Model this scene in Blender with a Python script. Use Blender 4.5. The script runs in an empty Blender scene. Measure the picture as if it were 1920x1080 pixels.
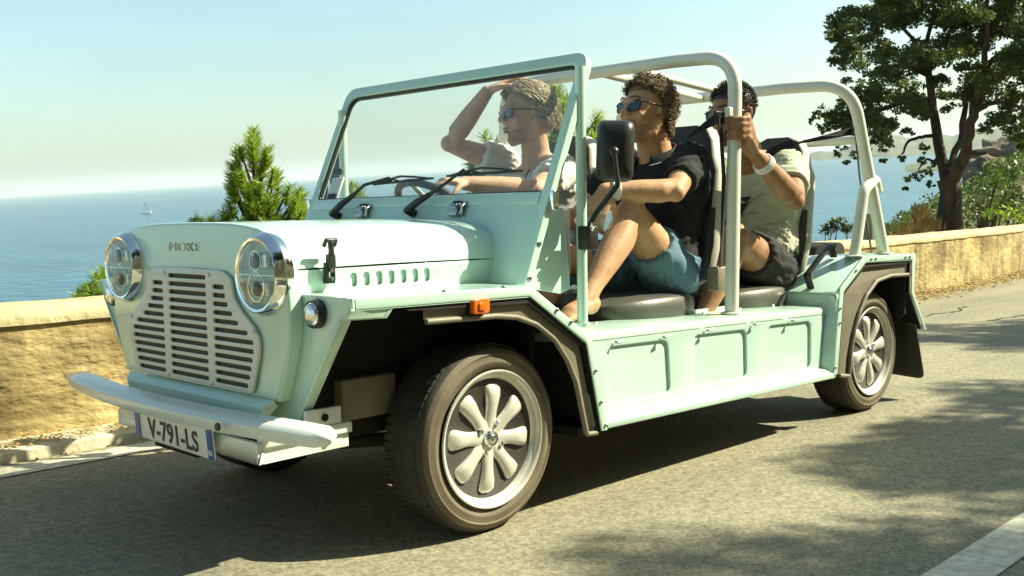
import bpy, bmesh, math, random
import numpy as np
from mathutils import Vector, Matrix, noise
random.seed(7); RNG = np.random.default_rng(7)
SC = bpy.context.scene
COL = SC.collection
PI = math.pi

# ------------------------------------------------------------------ camera, world, sun, exposure
# Everything on the road is laid out in the road's own frame (x back along the car, y to the sea, z up from the
# asphalt); the road climbs 3.5 degrees, so TILT turns that frame into the level world.
UPR = Vector((-0.0612, -0.0037, 0.9981)).normalized()
_x = Vector((1, 0, 0)); _x = (_x - UPR * _x.dot(UPR)).normalized()
_y = UPR.cross(_x)
TILT = Matrix((_x, _y, UPR)).to_4x4()
CAM = Vector((-2.01189984, -2.71184706, 0.90713985))
RC = Matrix(((0.702250203, -0.711725983, -0.017052206), (0.062701921, 0.037972630, 0.997309655), (-0.709163677, -0.701430114, 0.071292873)))
FPX = 1934.5011
cam = bpy.data.cameras.new('camera'); cam_o = bpy.data.objects.new('camera', cam); COL.objects.link(cam_o)
cam.sensor_width = 36; cam.lens = 36 * FPX / 1920; cam.clip_start = 0.05; cam.clip_end = 60000
cam_o.matrix_world = TILT @ (Matrix.Translation(CAM) @ RC.transposed().to_4x4())
SC.camera = cam_o
CW = TILT @ CAM

SUN_ROAD = Vector((0.90, -0.68, 1.0)).normalized()
SUN_W = (TILT.to_3x3() @ SUN_ROAD).normalized()
sun = bpy.data.lights.new('sun', 'SUN'); sun.energy = 4.8; sun.angle = math.radians(0.5); sun.color = (1.0, 0.93, 0.68)
sun_o = bpy.data.objects.new('sun', sun); COL.objects.link(sun_o)
sun_o.rotation_euler = (-SUN_W).to_track_quat('-Z', 'Y').to_euler()

world = bpy.data.worlds.new('World'); SC.world = world; world.use_nodes = True
wn = world.node_tree.nodes; wl = world.node_tree.links; wn.clear()
sky = wn.new('ShaderNodeTexSky'); sky.sky_type = 'NISHITA'; sky.sun_disc = False
sky.sun_elevation = math.asin(SUN_W.z); sky.sun_rotation = math.atan2(SUN_W.x, SUN_W.y)
sky.air_density = 1.0; sky.dust_density = 1.2; sky.ozone_density = 1.0
wm = wn.new('ShaderNodeMix'); wm.data_type = 'RGBA'; wm.blend_type = 'MULTIPLY'; wm.inputs[0].default_value = 1
wm.inputs[7].default_value = (0.96, 1.07, 0.89, 1)
bg = wn.new('ShaderNodeBackground'); bg.inputs[1].default_value = 0.088
wo = wn.new('ShaderNodeOutputWorld')
wt = wn.new('ShaderNodeTexCoord'); wx = wn.new('ShaderNodeSeparateXYZ'); wr = wn.new('ShaderNodeValToRGB'); wh = wn.new('ShaderNodeMix')
wh.data_type = 'RGBA'; wh.blend_type = 'MULTIPLY'; wh.inputs[0].default_value = 1       # sea air: the whole ring of the horizon is duller and cooler
e = wr.color_ramp.elements; e[0].position = 0; e[0].color = (.66, .70, .82, 1); e[1].position = .20; e[1].color = (1, 1, 1, 1); q = e.new(.07); q.color = (.88, .90, .98, 1)
wl.new(wt.outputs['Generated'], wx.inputs[0]); wl.new(wx.outputs[2], wr.inputs[0]); wl.new(sky.outputs[0], wh.inputs[6]); wl.new(wr.outputs[0], wh.inputs[7])
wp_ = wn.new('ShaderNodeMapping'); wp_.inputs['Scale'].default_value = (1, 1, 7); wz = wn.new('ShaderNodeTexNoise'); wz.inputs['Scale'].default_value = 2.2; wz.inputs['Detail'].default_value = 5
wv_ = wn.new('ShaderNodeMapRange'); wv_.inputs[1].default_value = .3; wv_.inputs[2].default_value = .7; wv_.inputs[3].default_value = .93; wv_.inputs[4].default_value = 1.07      # faint uneven veil of cloud
wc = wn.new('ShaderNodeVectorMath'); wc.operation = 'SCALE'
wl.new(wt.outputs['Generated'], wp_.inputs[0]); wl.new(wp_.outputs[0], wz.inputs['Vector']); wl.new(wz.outputs['Fac'], wv_.inputs[0])
wl.new(wh.outputs[2], wc.inputs[0]); wl.new(wv_.outputs[0], wc.inputs['Scale']); wl.new(wc.outputs[0], wm.inputs[6]); wl.new(wm.outputs[2], bg.inputs[0]); wl.new(bg.outputs[0], wo.inputs[0])

SC.view_settings.view_transform = 'Standard'; SC.view_settings.look = 'None'
SC.view_settings.gamma = 1; SC.view_settings.use_curve_mapping = False
SC.view_settings.exposure = 1.2
SC.render.engine = 'CYCLES'
SC.cycles.max_bounces = 8; SC.cycles.transparent_max_bounces = 24; SC.cycles.volume_bounces = 1
SC.cycles.use_denoising = True

# ------------------------------------------------------------------ helpers
def ray(u, v):                                   # direction (road frame) through a point of the 1920x1080 view
    q = Vector(((u - 960) / FPX, -(v - 540) / FPX, -1))
    return RC.transposed() @ q
def at_y(u, v, y):
    d = ray(u, v); return CAM + d * ((y - CAM.y) / d.y)
def at_x(u, v, x):
    d = ray(u, v); return CAM + d * ((x - CAM.x) / d.x)
def wp(u, v, dist):                              # level world point at a horizontal distance
    d = TILT.to_3x3() @ ray(u, v); h = math.hypot(d.x, d.y)
    return CW + d * (dist / h)

ROAD = []                                        # top-level objects laid out in the road frame
def tag(o, label=None, cat=None, group=None, kind=None):
    if label: o['label'] = label
    if cat: o['category'] = cat
    if group: o['group'] = group
    if kind: o['kind'] = kind
    return o
def link(name, me, mat=None, parent=None, smooth=False):
    o = bpy.data.objects.new(name, me); COL.objects.link(o)
    if mat is not None:
        if isinstance(mat, (list, tuple)):
            for m in mat: me.materials.append(m)
        elif not me.materials: me.materials.append(mat)
    if parent is not None: o.parent = parent
    if smooth: me.shade_smooth()
    return o
def empty(name, loc=(0, 0, 0), parent=None):
    o = bpy.data.objects.new(name, None); COL.objects.link(o); o.location = loc
    o.empty_display_size = 0.1
    if parent is not None: o.parent = parent
    return o
def mesh(name, v, f):
    me = bpy.data.meshes.new(name); me.from_pydata([tuple(p) for p in v], [], f); me.update(); return me
def auto_smooth(o, ang=35):
    me = o.data; me.shade_smooth()
    bm = bmesh.new(); bm.from_mesh(me)
    for e in bm.edges:
        if len(e.link_faces) == 2 and e.calc_face_angle(0) > math.radians(ang): e.smooth = False
    bm.to_mesh(me); bm.free()
    return o
def fix_normals(me):
    bm = bmesh.new(); bm.from_mesh(me); bmesh.ops.recalc_face_normals(bm, faces=bm.faces); bm.to_mesh(me); bm.free()

class MB:
    """collects verts and faces of one mesh"""
    def __init__(s): s.v = []; s.f = []
    def add(s, v, f):
        n = len(s.v); s.v += [Vector(p) for p in v]; s.f += [tuple(i + n for i in q) for q in f]; return s
    def box(s, a, b, M=None):
        x0, y0, z0 = a; x1, y1, z1 = b
        v = [Vector(p) for p in ((x0,y0,z0),(x1,y0,z0),(x1,y1,z0),(x0,y1,z0),(x0,y0,z1),(x1,y0,z1),(x1,y1,z1),(x0,y1,z1))]
        if M is not None: v = [M @ p for p in v]
        return s.add(v, [(0,3,2,1),(4,5,6,7),(0,1,5,4),(1,2,6,5),(2,3,7,6),(3,0,4,7)])
    def prism(s, poly, vec):                     # planar polygon (3D points) extruded by a vector
        n = len(poly); vec = Vector(vec); p = [Vector(q) for q in poly]
        return s.add(p + [q + vec for q in p], [tuple(range(n))[::-1], tuple(range(n, 2 * n))] +
                     [(i, (i + 1) % n, n + (i + 1) % n, n + i) for i in range(n)])
    def loft(s, rings, closed=True, caps=True):
        n = len(rings[0]); v = [p for r in rings for p in r]; f = []
        for k in range(len(rings) - 1):
            for i in range(n if closed else n - 1):
                j = (i + 1) % n; f.append((k*n+i, k*n+j, (k+1)*n+j, (k+1)*n+i))
        if caps and closed: f += [tuple(range(n))[::-1], tuple(range((len(rings)-1)*n, len(rings)*n))]
        return s.add(v, f)
    def tube(s, path, rad, n=12, caps=True, round_ends=False, squash=None):
        P = [Vector(p) for p in path]; R = list(rad) if hasattr(rad, '__len__') else [rad] * len(P)
        if round_ends:
            d0 = (P[0] - P[1]).normalized(); d1 = (P[-1] - P[-2]).normalized(); r0, r1 = R[0], R[-1]
            pre = [(P[0] + d0 * r0 * math.sin(a), max(r0 * math.cos(a), r0 * .05)) for a in (PI/2 * .97, PI/3, PI/6)]
            post = [(P[-1] + d1 * r1 * math.sin(a), max(r1 * math.cos(a), r1 * .05)) for a in (PI/6, PI/3, PI/2 * .97)]
            P = [p for p, _ in pre] + P + [p for p, _ in post]; R = [r for _, r in pre] + R + [r for _, r in post]
        rings = []; prev = None
        for i, p in enumerate(P):
            t = (P[min(i + 1, len(P) - 1)] - P[max(i - 1, 0)])
            t = t.normalized() if t.length > 1e-9 else Vector((0, 0, 1))
            if prev is None:
                a = t.cross(Vector((0, 0, 1)));
                if a.length < 1e-3: a = t.cross(Vector((0, 1, 0)))
                a.normalize()
            else:
                a = (prev - t * prev.dot(t)).normalized()
            prev = a; b = t.cross(a)
            sa, sb = (1, 1) if squash is None else squash
            rings.append([p + (a * math.cos(q) * sa + b * math.sin(q) * sb) * R[i] for q in (2 * PI * k / n for k in range(n))])
        return s.loft(rings, True, caps)
    def ball(s, c, r, n=12, m=8, M=None):
        c = Vector(c); r = (r, r, r) if not hasattr(r, '__len__') else r; v = []; f = []
        for k in range(1, m):
            th = PI * k / m
            for i in range(n):
                ph = 2 * PI * i / n; v.append(Vector((r[0]*math.sin(th)*math.cos(ph), r[1]*math.sin(th)*math.sin(ph), r[2]*math.cos(th))))
        v += [Vector((0, 0, r[2])), Vector((0, 0, -r[2]))]; T, B = len(v) - 2, len(v) - 1
        for k in range(m - 2):
            for i in range(n):
                j = (i + 1) % n; f.append((k*n+i, (k+1)*n+i, (k+1)*n+j, k*n+j))
        for i in range(n):
            j = (i + 1) % n; f.append((T, i, j)); f.append((B, (m-2)*n+j, (m-2)*n+i))
        if M is not None: v = [M @ p for p in v]
        return s.add([c + p for p in v], f)
    def lathe(s, prof, c, axis, n=48, closed=False):   # prof: (distance along axis, radius)
        axis = Vector(axis).normalized(); a = axis.cross(Vector((0, 0, 1)));
        if a.length < 1e-3: a = Vector((1, 0, 0))
        a.normalize(); b = axis.cross(a); c = Vector(c)
        rings = [[c + axis * h + (a * math.cos(2*PI*i/n) + b * math.sin(2*PI*i/n)) * max(r, 1e-5) for i in range(n)] for h, r in prof]
        if closed: rings.append(rings[0])
        return s.loft(rings, True, not closed)
    def mesh(s, name): 
        me = mesh(name, s.v, s.f); fix_normals(me); return me
    def obj(s, name, mat=None, parent=None, smooth=None, bevel=0):
        me = s.mesh(name)
        if bevel:
            bm = bmesh.new(); bm.from_mesh(me); bmesh.ops.remove_doubles(bm, verts=bm.verts, dist=1e-5)
            ed = [e for e in bm.edges if len(e.link_faces) == 2 and e.calc_face_angle(0) > 0.45]
            bmesh.ops.bevel(bm, geom=ed, offset=bevel, segments=2, profile=.5, affect='EDGES', clamp_overlap=True)
            bm.to_mesh(me); bm.free()
        o = link(name, me, mat, parent)
        if smooth: auto_smooth(o, smooth if smooth is not True else 40)
        elif bevel: auto_smooth(o, 50)
        return o

def rpoly(pts, r, seg=5):                        # polygon with rounded corners; r a number or a list
    n = len(pts); out = []
    for i in range(n):
        rr = r[i] if hasattr(r, '__len__') else r
        p = Vector(pts[i]); a = Vector(pts[i-1]) - p; b = Vector(pts[(i+1) % n]) - p
        if rr <= 0: out.append(p[:]); continue
        la, lb = a.length, b.length; a.normalize(); b.normalize()
        ang = a.angle(b); 
        if ang > PI - .02: out.append(p[:]); continue
        t = min(rr / math.tan(ang / 2), la * .49, lb * .49)
        s0, s1 = p + a * t, p + b * t
        for k in range(seg + 1):
            u = k / seg; out.append(((s0 * (1-u)**2 + p * 2*u*(1-u) + s1 * u*u))[:])
    return out
def oval(cx, cy, rx, ry, n=20):
    return [(cx + rx*math.cos(2*PI*i/n), cy + ry*math.sin(2*PI*i/n)) for i in range(n)]
def slot(x0, x1, y, h, n=4):
    r = h/2; o = []
    for k in range(n+1): a = -PI/2 + PI*k/n; o.append((x1 - r + r*math.cos(a), y + r*math.sin(a)))
    for k in range(n+1): a = PI/2 + PI*k/n; o.append((x0 + r + r*math.cos(a), y + r*math.sin(a)))
    return o
def frame(o, ex, ey):
    ex = Vector(ex).normalized(); ey = Vector(ey).normalized(); ez = ex.cross(ey)
    M = Matrix((ex, ey, ez)).transposed().to_4x4(); M.translation = Vector(o); return M
def plate_mesh(name, loops, thick, M, bevel=0.0, res=1):
    """sheet with holes: first loop outline, others holes; lies from -thick to 0 along the frame's z"""
    cu = bpy.data.curves.new(name, 'CURVE'); cu.dimensions = '2D'; cu.fill_mode = 'BOTH'
    cu.extrude = max(thick/2 - bevel, 0); cu.bevel_depth = bevel; cu.bevel_resolution = res; cu.offset = -bevel
    for lp in loops:
        sp = cu.splines.new('POLY'); sp.points.add(len(lp) - 1)
        for q, p in zip(sp.points, lp): q.co = (p[0], p[1], 0, 1)
        sp.use_cyclic_u = True
    o = bpy.data.objects.new('tmp', cu); COL.objects.link(o)
    dg = bpy.context.evaluated_depsgraph_get(); dg.update()
    me = bpy.data.meshes.new_from_object(o.evaluated_get(dg)); me.name = name
    bpy.data.objects.remove(o); bpy.data.curves.remove(cu)
    me.transform(Matrix.Translation((0, 0, -thick/2))); me.transform(M)
    bm = bmesh.new(); bm.from_mesh(me); bmesh.ops.remove_doubles(bm, verts=bm.verts, dist=1e-5)
    bmesh.ops.recalc_face_normals(bm, faces=bm.faces); bm.to_mesh(me); bm.free()
    me.materials.clear()
    return me
def plate(name, loops, thick, M, mat, parent=None, bevel=0.0, res=1):
    return auto_smooth(link(name, plate_mesh(name, loops, thick, M, bevel, res), mat, parent), 45)
def mir(o, parent=None):                         # the same part on the far side of the car (y -> -y)
    me = o.data.copy(); me.transform(Matrix.Diagonal((1, -1, 1, 1))); me.flip_normals()
    c = bpy.data.objects.new(o.name.split('.')[0], me); COL.objects.link(c); c.parent = parent or o.parent
    for k in ('label',):
        if k in o: c[k] = o[k]
    return c
def text_mesh(name, s, size, M, ext=0.001, sx=1.0, spacing=1.0, bold=0.0):
    cu = bpy.data.curves.new(name, 'FONT'); cu.body = s; cu.size = size; cu.extrude = ext; cu.align_x = 'CENTER'; cu.align_y = 'CENTER'
    cu.space_character = spacing; cu.offset = bold
    o = bpy.data.objects.new('tmp', cu); COL.objects.link(o)
    dg = bpy.context.evaluated_depsgraph_get(); dg.update()
    me = bpy.data.meshes.new_from_object(o.evaluated_get(dg)); me.name = name
    bpy.data.objects.remove(o); bpy.data.curves.remove(cu)
    me.transform(Matrix.Diagonal((sx, 1, 1, 1))); me.transform(M); me.materials.clear(); return me

# ------------------------------------------------------------------ materials
def rgb(h):
    c = [int(h[i:i+2], 16) / 255 for i in (0, 2, 4)]
    return tuple(x / 12.92 if x <= .04045 else ((x + .055) / 1.055) ** 2.4 for x in c)
def mat(name, col, rough=.5, metal=0., var=.08, scale=8., bump=0., bscale=60., coat=0., sub=0., spec=.5, col2=None, vscale=None, detail=4, stretch=None, trans=0., bdist=.01):
    m = bpy.data.materials.new(name); m.use_nodes = True; t = m.node_tree; n = t.nodes; l = t.links
    b = n['Principled BSDF']; b.inputs['Roughness'].default_value = rough; b.inputs['Metallic'].default_value = metal
    b.inputs['Specular IOR Level'].default_value = spec
    b.inputs['Coat Weight'].default_value = coat; b.inputs['Coat Roughness'].default_value = .05
    if sub: b.inputs['Subsurface Weight'].default_value = sub; b.inputs['Subsurface Radius'].default_value = (.012, .005, .003); b.inputs['Subsurface Scale'].default_value = 1.0
    if trans: b.inputs['Transmission Weight'].default_value = trans
    tc = n.new('ShaderNodeTexCoord'); mp = n.new('ShaderNodeMapping')
    if stretch: mp.inputs['Scale'].default_value = stretch
    l.new(tc.outputs['Object'], mp.inputs['Vector'])
    nz = n.new('ShaderNodeTexNoise'); nz.inputs['Scale'].default_value = scale; nz.inputs['Detail'].default_value = detail
    l.new(mp.outputs[0], nz.inputs['Vector'])
    cr = n.new('ShaderNodeValToRGB'); e = cr.color_ramp.elements
    c = col if not isinstance(col, str) else rgb(col)
    c2 = col2 if col2 is not None else None
    if isinstance(c2, str): c2 = rgb(c2)
    if c2 is None:
        a = tuple(max(x * (1 - var), 0) for x in c); d = tuple(min(x * (1 + var), 1) for x in c)
    else: a, d = c, c2
    e[0].position = .35; e[1].position = .65; e[0].color = (*a, 1); e[1].color = (*d, 1)
    l.new(nz.outputs['Fac'], cr.inputs[0]); l.new(cr.outputs[0], b.inputs['Base Color'])
    mr = n.new('ShaderNodeMapRange'); mr.inputs[3].default_value = max(rough - .06, 0); mr.inputs[4].default_value = min(rough + .06, 1)
    l.new(nz.outputs['Fac'], mr.inputs[0]); l.new(mr.outputs[0], b.inputs['Roughness'])
    if bump:
        nb = n.new('ShaderNodeTexNoise'); nb.inputs['Scale'].default_value = bscale; nb.inputs['Detail'].default_value = 5
        l.new(mp.outputs[0], nb.inputs['Vector'])
        bp = n.new('ShaderNodeBump'); bp.inputs['Strength'].default_value = bump; bp.inputs['Distance'].default_value = bdist
        l.new(nb.outputs['Fac'], bp.inputs['Height']); l.new(bp.outputs[0], b.inputs['Normal'])
    return m
M = {}
M['mint'] = mat('mint_paint', (.49, .69, .605), .26, var=.03, scale=3, coat=.6, bump=.03, bscale=7)
M['white_tube'] = mat('white_tube_paint', (.72, .75, .66), .3, var=.03, coat=.3)
M['white_bumper'] = mat('white_bumper_paint', (.70, .76, .72), .3, var=.03, coat=.3)
M['grille'] = mat('grille_grey_paint', (.62, .64, .56), .35, var=.03)
M['grille_dark'] = mat('radiator_mesh', (.06, .055, .03), .7, var=.3, scale=90)
M['chrome'] = mat('chrome', (.85, .86, .84), .08, metal=1., var=.03)
M['steel'] = mat('bolt_steel', (.45, .46, .44), .3, metal=1.)
M['alloy'] = mat('alloy_silver', (.62, .62, .55), .3, metal=.25, coat=.3, var=.06, scale=20)
M['rubber'] = mat('tyre_rubber', (.035, .034, .028), .75, var=.3, scale=14, bump=.15, bscale=120)
M['sidewall'] = mat('dusty_tyre_sidewall', (.135, .115, .075), .75, var=.3, scale=6, bump=.1, bscale=90)
M['black'] = mat('black_plastic', (.012, .013, .012), .42, var=.25, bump=.12, bscale=180)
M['strap'] = mat('black_webbing', (.010, .011, .011), .8, var=.3, scale=120)
M['under'] = mat('dark_underbody', (.010, .011, .009), .85, var=.4)
M['flare'] = mat('grey_flare_plastic', (.20, .185, .135), .55, var=.08, bump=.15, bscale=220)
M['seat'] = mat('black_seat_vinyl', (.022, .024, .022), .42, var=.2, bump=.25, bscale=160)
M['seat_edge'] = mat('pale_seat_vinyl', (.42, .41, .34), .5, var=.08, bump=.2, bscale=120)
M['seat_cush'] = mat('charcoal_cushion_vinyl', (.075, .08, .066), .42, var=.15, bump=.08, bscale=60)
M['plate'] = mat('plate_white', (.74, .74, .70), .35, var=.03)
M['plate_blue'] = mat('plate_blue', (.02, .08, .34), .35, var=.05)
M['ink'] = mat('plate_ink', (.015, .015, .02), .5)
M['orange'] = mat('orange_lens', (.85, .16, .01), .18, var=.1, coat=.6)
M['dash'] = mat('dashboard_black', (.02, .021, .02), .6, var=.2)
def glass_mat(name, tint=(1, 1, 1), film=.05, rough=.0):
    m = bpy.data.materials.new(name); m.use_nodes = True; t = m.node_tree; n = t.nodes; l = t.links; n.clear()
    out = n.new('ShaderNodeOutputMaterial'); tr = n.new('ShaderNodeBsdfTransparent'); tr.inputs[0].default_value = (*tint, 1)
    gl = n.new('ShaderNodeBsdfGlossy'); gl.inputs['Roughness'].default_value = .02; gl.inputs['Color'].default_value = (1, 1, 1, 1)
    lw = n.new('ShaderNodeLayerWeight'); lw.inputs[0].default_value = .5
    pw = n.new('ShaderNodeMath'); pw.operation = 'POWER'; pw.inputs[1].default_value = 5; l.new(lw.outputs['Facing'], pw.inputs[0])
    fr = n.new('ShaderNodeMath'); fr.operation = 'MULTIPLY_ADD'; fr.inputs[1].default_value = .9; fr.inputs[2].default_value = .035; l.new(pw.outputs[0], fr.inputs[0])
    di = n.new('ShaderNodeBsdfDiffuse'); di.inputs[0].default_value = (.7, .72, .66, 1)
    nz = n.new('ShaderNodeTexNoise'); nz.inputs['Scale'].default_value = 6
    mr = n.new('ShaderNodeMapRange'); mr.inputs[3].default_value = film * .6; mr.inputs[4].default_value = film * 1.4
    m1 = n.new('ShaderNodeMixShader'); m2 = n.new('ShaderNodeMixShader')
    l.new(nz.outputs['Fac'], mr.inputs[0]); l.new(mr.outputs[0], m1.inputs[0]); l.new(tr.outputs[0], m1.inputs[1]); l.new(di.outputs[0], m1.inputs[2])
    l.new(fr.outputs[0], m2.inputs[0]); l.new(m1.outputs[0], m2.inputs[1]); l.new(gl.outputs[0], m2.inputs[2]); l.new(m2.outputs[0], out.inputs[0])
    return m
M['glass'] = glass_mat('windscreen_glass', (.975, .99, .98), .025)
M['lens'] = glass_mat('lamp_lens', (.92, .95, .95), .04)
M['led'] = mat('lamp_chrome', (.75, .77, .74), .12, metal=1., var=.15, scale=60, bump=.5, bscale=45)
M['lens_dark'] = mat('dark_sunglass_lens', (.02, .04, .045), .06, var=.1, coat=.5)
M['frame_black'] = mat('sunglass_frame', (.01, .01, .012), .25)

def leaf_mat(name, c1, c2, rough=.5, transl=.35):
    m = bpy.data.materials.new(name); m.use_nodes = True; t = m.node_tree; n = t.nodes; l = t.links
    b = n['Principled BSDF']; out = n['Material Output']; b.inputs['Roughness'].default_value = rough
    g = n.new('ShaderNodeNewGeometry'); nz = n.new('ShaderNodeTexNoise'); nz.inputs['Scale'].default_value = 1.3
    tc = n.new('ShaderNodeTexCoord'); l.new(tc.outputs['Object'], nz.inputs['Vector'])
    ad = n.new('ShaderNodeMath'); ad.operation = 'ADD'; l.new(g.outputs['Random Per Island'], ad.inputs[0]); l.new(nz.outputs['Fac'], ad.inputs[1])
    hv = n.new('ShaderNodeMath'); hv.operation = 'MULTIPLY'; hv.inputs[1].default_value = .5; l.new(ad.outputs[0], hv.inputs[0])
    cr = n.new('ShaderNodeValToRGB'); e = cr.color_ramp.elements; e[0].position = .2; e[1].position = .8; e[0].color = (*c1, 1); e[1].color = (*c2, 1)
    l.new(hv.outputs[0], cr.inputs[0]); l.new(cr.outputs[0], b.inputs['Base Color'])
    tl = n.new('ShaderNodeBsdfTranslucent'); l.new(cr.outputs[0], tl.inputs[0])
    mx = n.new('ShaderNodeMixShader'); mx.inputs[0].default_value = transl
    l.new(b.outputs[0], mx.inputs[1]); l.new(tl.outputs[0], mx.inputs[2]); l.new(mx.outputs[0], out.inputs[0])
    return m
M['oak_leaf'] = leaf_mat('oak_leaves', (.040, .072, .015), (.15, .19, .042), transl=.45)
M['pine_needle'] = leaf_mat('pine_needles', (.10, .20, .015), (.42, .55, .045), transl=.45)
M['bush_leaf'] = leaf_mat('bush_leaves', (.05, .10, .015), (.14, .19, .03))
M['dry_grass'] = leaf_mat('dry_grass', (.30, .20, .06), (.50, .36, .12))
M['leaf_litter'] = leaf_mat('leaf_litter', (.20, .12, .03), (.55, .40, .14), rough=.8, transl=.1)
M['bark'] = mat('bark', (.07, .05, .03), .9, var=.5, scale=5, bump=.8, bscale=12, bdist=.05, stretch=(1, 1, .3))

# ------------------------------------------------------------------ the setting
SEA = -25.0
def wall_y(x): return 1.53 + .0042 * x * x if 0 < x < 14 else (1.53 if x <= 0 else 1.53 + .0042*196 + (x-14) * .118)
def road_z(x, y): return -0.0612*x/.998 - .0037*y
def fbm(x, y, s, o=4):
    return noise.fractal(Vector((x / s, y / s, 3.7)), 1.0, 2.0, o)

# asphalt with aggregate
def asphalt():
    m = bpy.data.materials.new('asphalt'); m.use_nodes = True; t = m.node_tree; n = t.nodes; l = t.links; b = n['Principled BSDF']
    b.inputs['Roughness'].default_value = .85; b.inputs['Specular IOR Level'].default_value = .3
    tc = n.new('ShaderNodeTexCoord')
    big = n.new('ShaderNodeTexNoise'); big.inputs['Scale'].default_value = .9; big.inputs['Detail'].default_value = 6
    vo = n.new('ShaderNodeTexVoronoi'); vo.inputs['Scale'].default_value = 95
    fine = n.new('ShaderNodeTexNoise'); fine.inputs['Scale'].default_value = 26; fine.inputs['Detail'].default_value = 6; fine.inputs['Roughness'].default_value = .7
    mp = n.new('ShaderNodeMapping'); mp.inputs['Scale'].default_value = (.15, 1.6, 1)
    streak = n.new('ShaderNodeTexNoise'); streak.inputs['Scale'].default_value = 2.2; streak.inputs['Detail'].default_value = 3
    for q in (big, vo, fine): l.new(tc.outputs['Object'], q.inputs['Vector'])
    l.new(tc.outputs['Object'], mp.inputs[0]); l.new(mp.outputs[0], streak.inputs['Vector'])
    c1 = n.new('ShaderNodeValToRGB'); e = c1.color_ramp.elements
    e[0].position = .1; e[0].color = (.15, .147, .11, 1); e[1].position = .75; e[1].color = (.37, .35, .245, 1)
    sep = n.new('ShaderNodeSeparateColor'); l.new(vo.outputs['Color'], sep.inputs[0])
    mx = n.new('ShaderNodeMath'); mx.operation = 'MULTIPLY_ADD'; mx.inputs[1].default_value = .45; l.new(sep.outputs[0], mx.inputs[0])
    f2 = n.new('ShaderNodeMath'); f2.operation = 'MULTIPLY_ADD'; f2.inputs[1].default_value = .9; f2.inputs[2].default_value = -.22; l.new(fine.outputs['Fac'], f2.inputs[0])
    l.new(f2.outputs[0], mx.inputs[2]); l.new(mx.outputs[0], c1.inputs[0])
    m2 = n.new('ShaderNodeMix'); m2.data_type = 'RGBA'; m2.blend_type = 'MULTIPLY'; m2.inputs[0].default_value = 1
    c3 = n.new('ShaderNodeValToRGB'); e = c3.color_ramp.elements; e[0].position = .3; e[0].color = (.66, .67, .70, 1); e[1].position = .7; e[1].color = (1.12, 1.1, 1.02, 1)
    ad = n.new('ShaderNodeMath'); ad.operation = 'ADD'; l.new(big.outputs['Fac'], ad.inputs[0]); l.new(streak.outputs['Fac'], ad.inputs[1])
    hf = n.new('ShaderNodeMath'); hf.operation = 'MULTIPLY'; hf.inputs[1].default_value = .5; l.new(ad.outputs[0], hf.inputs[0]); l.new(hf.outputs[0], c3.inputs[0])
    l.new(c1.outputs[0], m2.inputs[6]); l.new(c3.outputs[0], m2.inputs[7]); l.new(m2.outputs[2], b.inputs['Base Color'])
    bp = n.new('ShaderNodeBump'); bp.inputs['Strength'].default_value = .8; bp.inputs['Distance'].default_value = .006
    l.new(mx.outputs[0], bp.inputs['Height']); l.new(bp.outputs[0], b.inputs['Normal'])
    return m
M['asphalt'] = asphalt()
M['paint'] = mat('worn_road_paint', (.62, .61, .50), .7, scale=30, detail=8, col2=(.40, .39, .30), bump=.4, bscale=80)
M['kerb'] = mat('pale_kerb_concrete', (.50, .46, .33), .85, scale=6, var=.15, bump=.5, bscale=40)

def grid(name, xs, ys, zf, m, kind=None, parent=None, smooth=True):
    v = [(x, y, zf(x, y)) for y in ys for x in xs]; nx = len(xs)
    f = [(j*nx+i, j*nx+i+1, (j+1)*nx+i+1, (j+1)*nx+i) for j in range(len(ys)-1) for i in range(nx-1)]
    o = link(name, mesh(name, v, f), m, parent, smooth); tag(o, kind=kind); return o
def ribbon(name, xs, y0, y1, z, m, kind='structure'):
    v = []; 
    for x in xs: v += [(x, y0(x), z), (x, y1(x), z)]
    f = [(2*i, 2*i+2, 2*i+3, 2*i+1) for i in range(len(xs)-1)]
    o = link(name, mesh(name, v, f), m); tag(o, kind=kind); ROAD.append(o); return o
XR = [i * .5 for i in range(-60, 161)]
ribbon('road', XR, lambda x: -5.2, lambda x: wall_y(x) + .12, 0, M['asphalt'])
o = ribbon('road_line', [i*.1 for i in range(-260, 31)], lambda x: 1.13 + .0*x, lambda x: 1.285, .004, M['paint']); tag(o, 'worn white edge line beside the parapet kerb')
o = ribbon('road_line', XR, lambda x: -1.81, lambda x: -1.675, .004, M['paint']); tag(o, 'white line along the near side of the lane')
# low kerb under the parapet (ends behind the car)
mb = MB(); xs = [i*.25 for i in range(-120, 11)]; rg = []
for x in xs:
    w = .002*noise.noise(Vector((x*3, 0, 0)))
    rg.append([(x, 1.345+w, -.02), (x, 1.35+w, .038+w), (x, 1.37, .045+w), (x, 1.60, .05), (x, 1.60, -.02)])
mb.loft(rg); o = mb.obj('kerb', M['kerb'], smooth=40); tag(o, kind='structure'); ROAD.append(o)

# cracks on the asphalt
mb = MB()
for u, v, L, a in ((1735, 594, 1.1, .15), (1850, 602, 1.4, -.05)):
    p = CAM + ray(u, v) * (-CAM.z / ray(u, v).z); p.z = .0045; q = p.copy(); h = a
    for k in range(14):
        h2 = a + random.uniform(-.5, .5); q2 = q + Vector((math.cos(h2), math.sin(h2), 0)) * L / 14
        nrm = Vector((-math.sin(h2), math.cos(h2), 0)) * random.uniform(.006, .014)
        mb.add([q - nrm, q2 - nrm, q2 + nrm, q + nrm], [(0, 1, 2, 3)]); q = q2
o = mb.obj('road_crack', M['under']); tag(o, kind='structure'); ROAD.append(o)

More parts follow.
